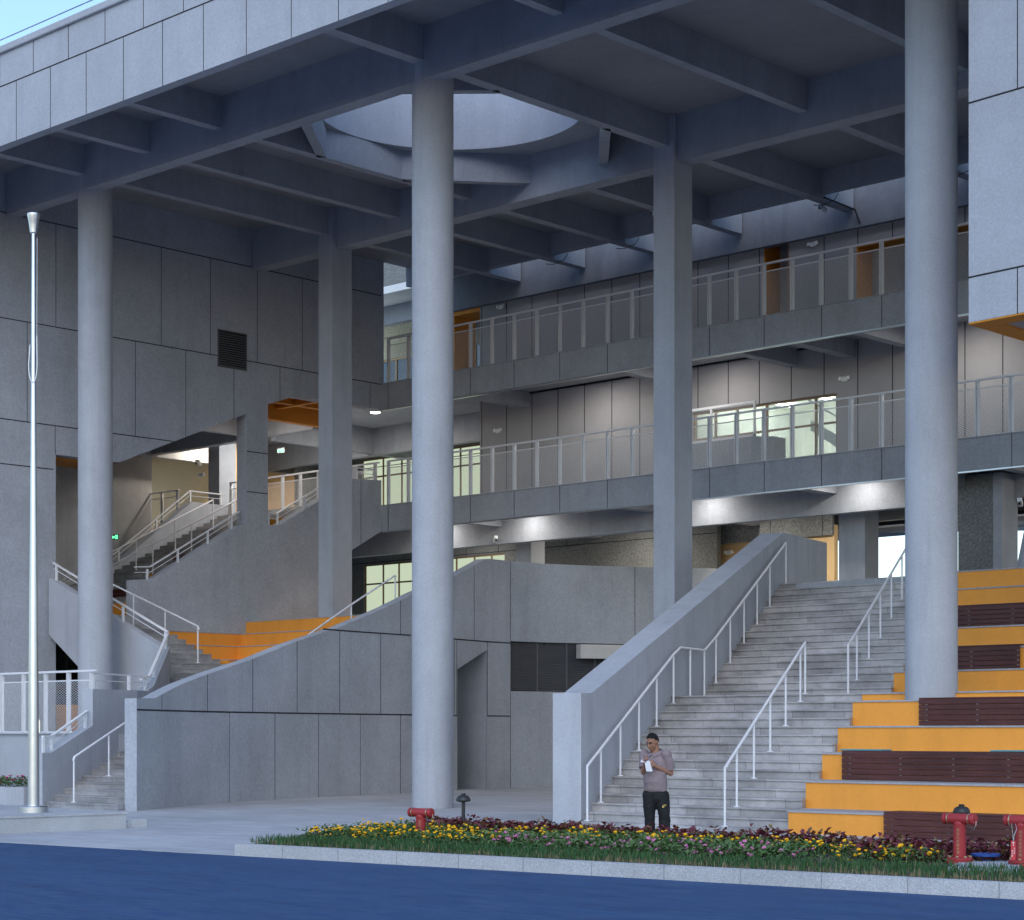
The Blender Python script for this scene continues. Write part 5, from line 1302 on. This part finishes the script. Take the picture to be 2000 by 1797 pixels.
for i in range(k):
    for j in range(n):
        ph0, ph1 = pi*i/k, pi*(i+1)/k; th0, th1 = 2*pi*j/n, 2*pi*(j+1)/n
        D = lambda p, t: hs*(sin(p)*cos(t)*.081)+hfw*(sin(p)*sin(t)*.101)+hu*(cos(p)*.110)
        pm, tm = (ph0+ph1)/2, (th0+th1)/2; fz, fy = cos(pm), sin(pm)*sin(tm)
        if fz > .30+.45*max(0, fy)**1.5 or (fy < -.05 and fz > -.42) or (abs(fy) < .25 and fz > -.05+.9*max(0, fy)): 
            c0_ = HCn+hu*.02-hfw*.012; b.face([c0_+D(ph0, th0), c0_+D(ph1, th0), c0_+D(ph1, th1), c0_+D(ph0, th1)])
hair = b.build('hair', m_stucco('cropped_black_hair', (.012, .011, .011), .3, .4, 60, rough=.8), person)
so_ = hair.modifiers.new('thick', 'SOLIDIFY'); so_.thickness = .006; so_.offset = 1
b = MB()
for s in (-1, 1):
    ell(b, HCn+hu*.012+hfw*.088+hs*.031*s, hs*.015, hfw*.008, hu*.0045, 12, 8)
    b.obox(HCn+hu*.034+hfw*.0925+hs*.032*s, hs*.020, hfw*.004, hu*.0045+hs*.001*s)
b.build('eyes_and_brows', m_flat('dark_eyes', (.015, .011, .010), .4), person)
b = MB()
for (ap, tp) in ((-.085, .02), (.14, .05)):
    limb(b, [pt(ap+.02, tp-.03, .045), pt(ap-.06, tp+.08, .042), pt(ap-.12, tp+.15, .034)], [.046, .048, .036])
sh_ = b.build('shoes', M['black'], person, smooth=True)
# gold mark on his left thigh
em_c = pt(.108, .165, .565); er = (R_*.93+T_*.2).normalized()
b = MB(); sw_ = [(-.030, -.012), (-.022, -.022), (-.008, -.022), (.036, .010), (.004, -.010), (-.010, -.012), (-.018, -.006), (-.016, .004)]
b.face([em_c+er*x+U_*z for x, z in sw_]); b.face([em_c+er*x+U_*z+T_*.003 for x, z in sw_])
b.build('gold_swoosh', m_flat('gold_print', (.85, .58, .16), .35, .05), tr, normals=False)
text_mesh('NIKE', .024, m_flat('gold_print_letters', (.85, .60, .18), .35, .05), tr, em_c+U_*.012+er*.008+T_*.001, er+U_*.25, U_, 'gold_letters', .001)
# what he holds
PAP = m_flat('white_paper', (.80, .82, .86), .8, .02)
b = MB()
def sheet(b, P, th=.0012):
    nrm = (Vector(P[1])-Vector(P[0])).cross(Vector(P[3])-Vector(P[0])).normalized()*th
    A = [Vector(p)+nrm for p in P]; B = [Vector(p)-nrm for p in P]
    b.add(A+B, [(0, 1, 2, 3), (7, 6, 5, 4), (0, 4, 5, 1), (1, 5, 6, 2), (2, 6, 7, 3), (3, 7, 4, 0)])
sheet(b, [pt(-.245, .265, 1.212), pt(-.225, .16, 1.245), pt(-.095, .20, 1.232), pt(-.105, .30, 1.205)])
sheet(b, [pt(-.185, .285, 1.208), pt(-.105, .30, 1.205), pt(-.070, .27, 1.072), pt(-.160, .262, 1.075)])
sheet(b, [pt(-.155, .262, 1.12), pt(-.085, .285, 1.13), pt(-.062, .255, 1.082), pt(-.15, .25, 1.072)])
tag(b.build('paper', PAP, normals=False), 'folded white sheet of paper held by the man in the mauve polo shirt', 'paper')
b = MB(); b.tube([pt(-.165, .245, 1.222), pt(-.20, .235, 1.32)], [.0035, .005], 8)
tag(b.build('pen', M['black'], smooth=True), 'dark pen in the writing hand of the man in the mauve polo shirt', 'pen')
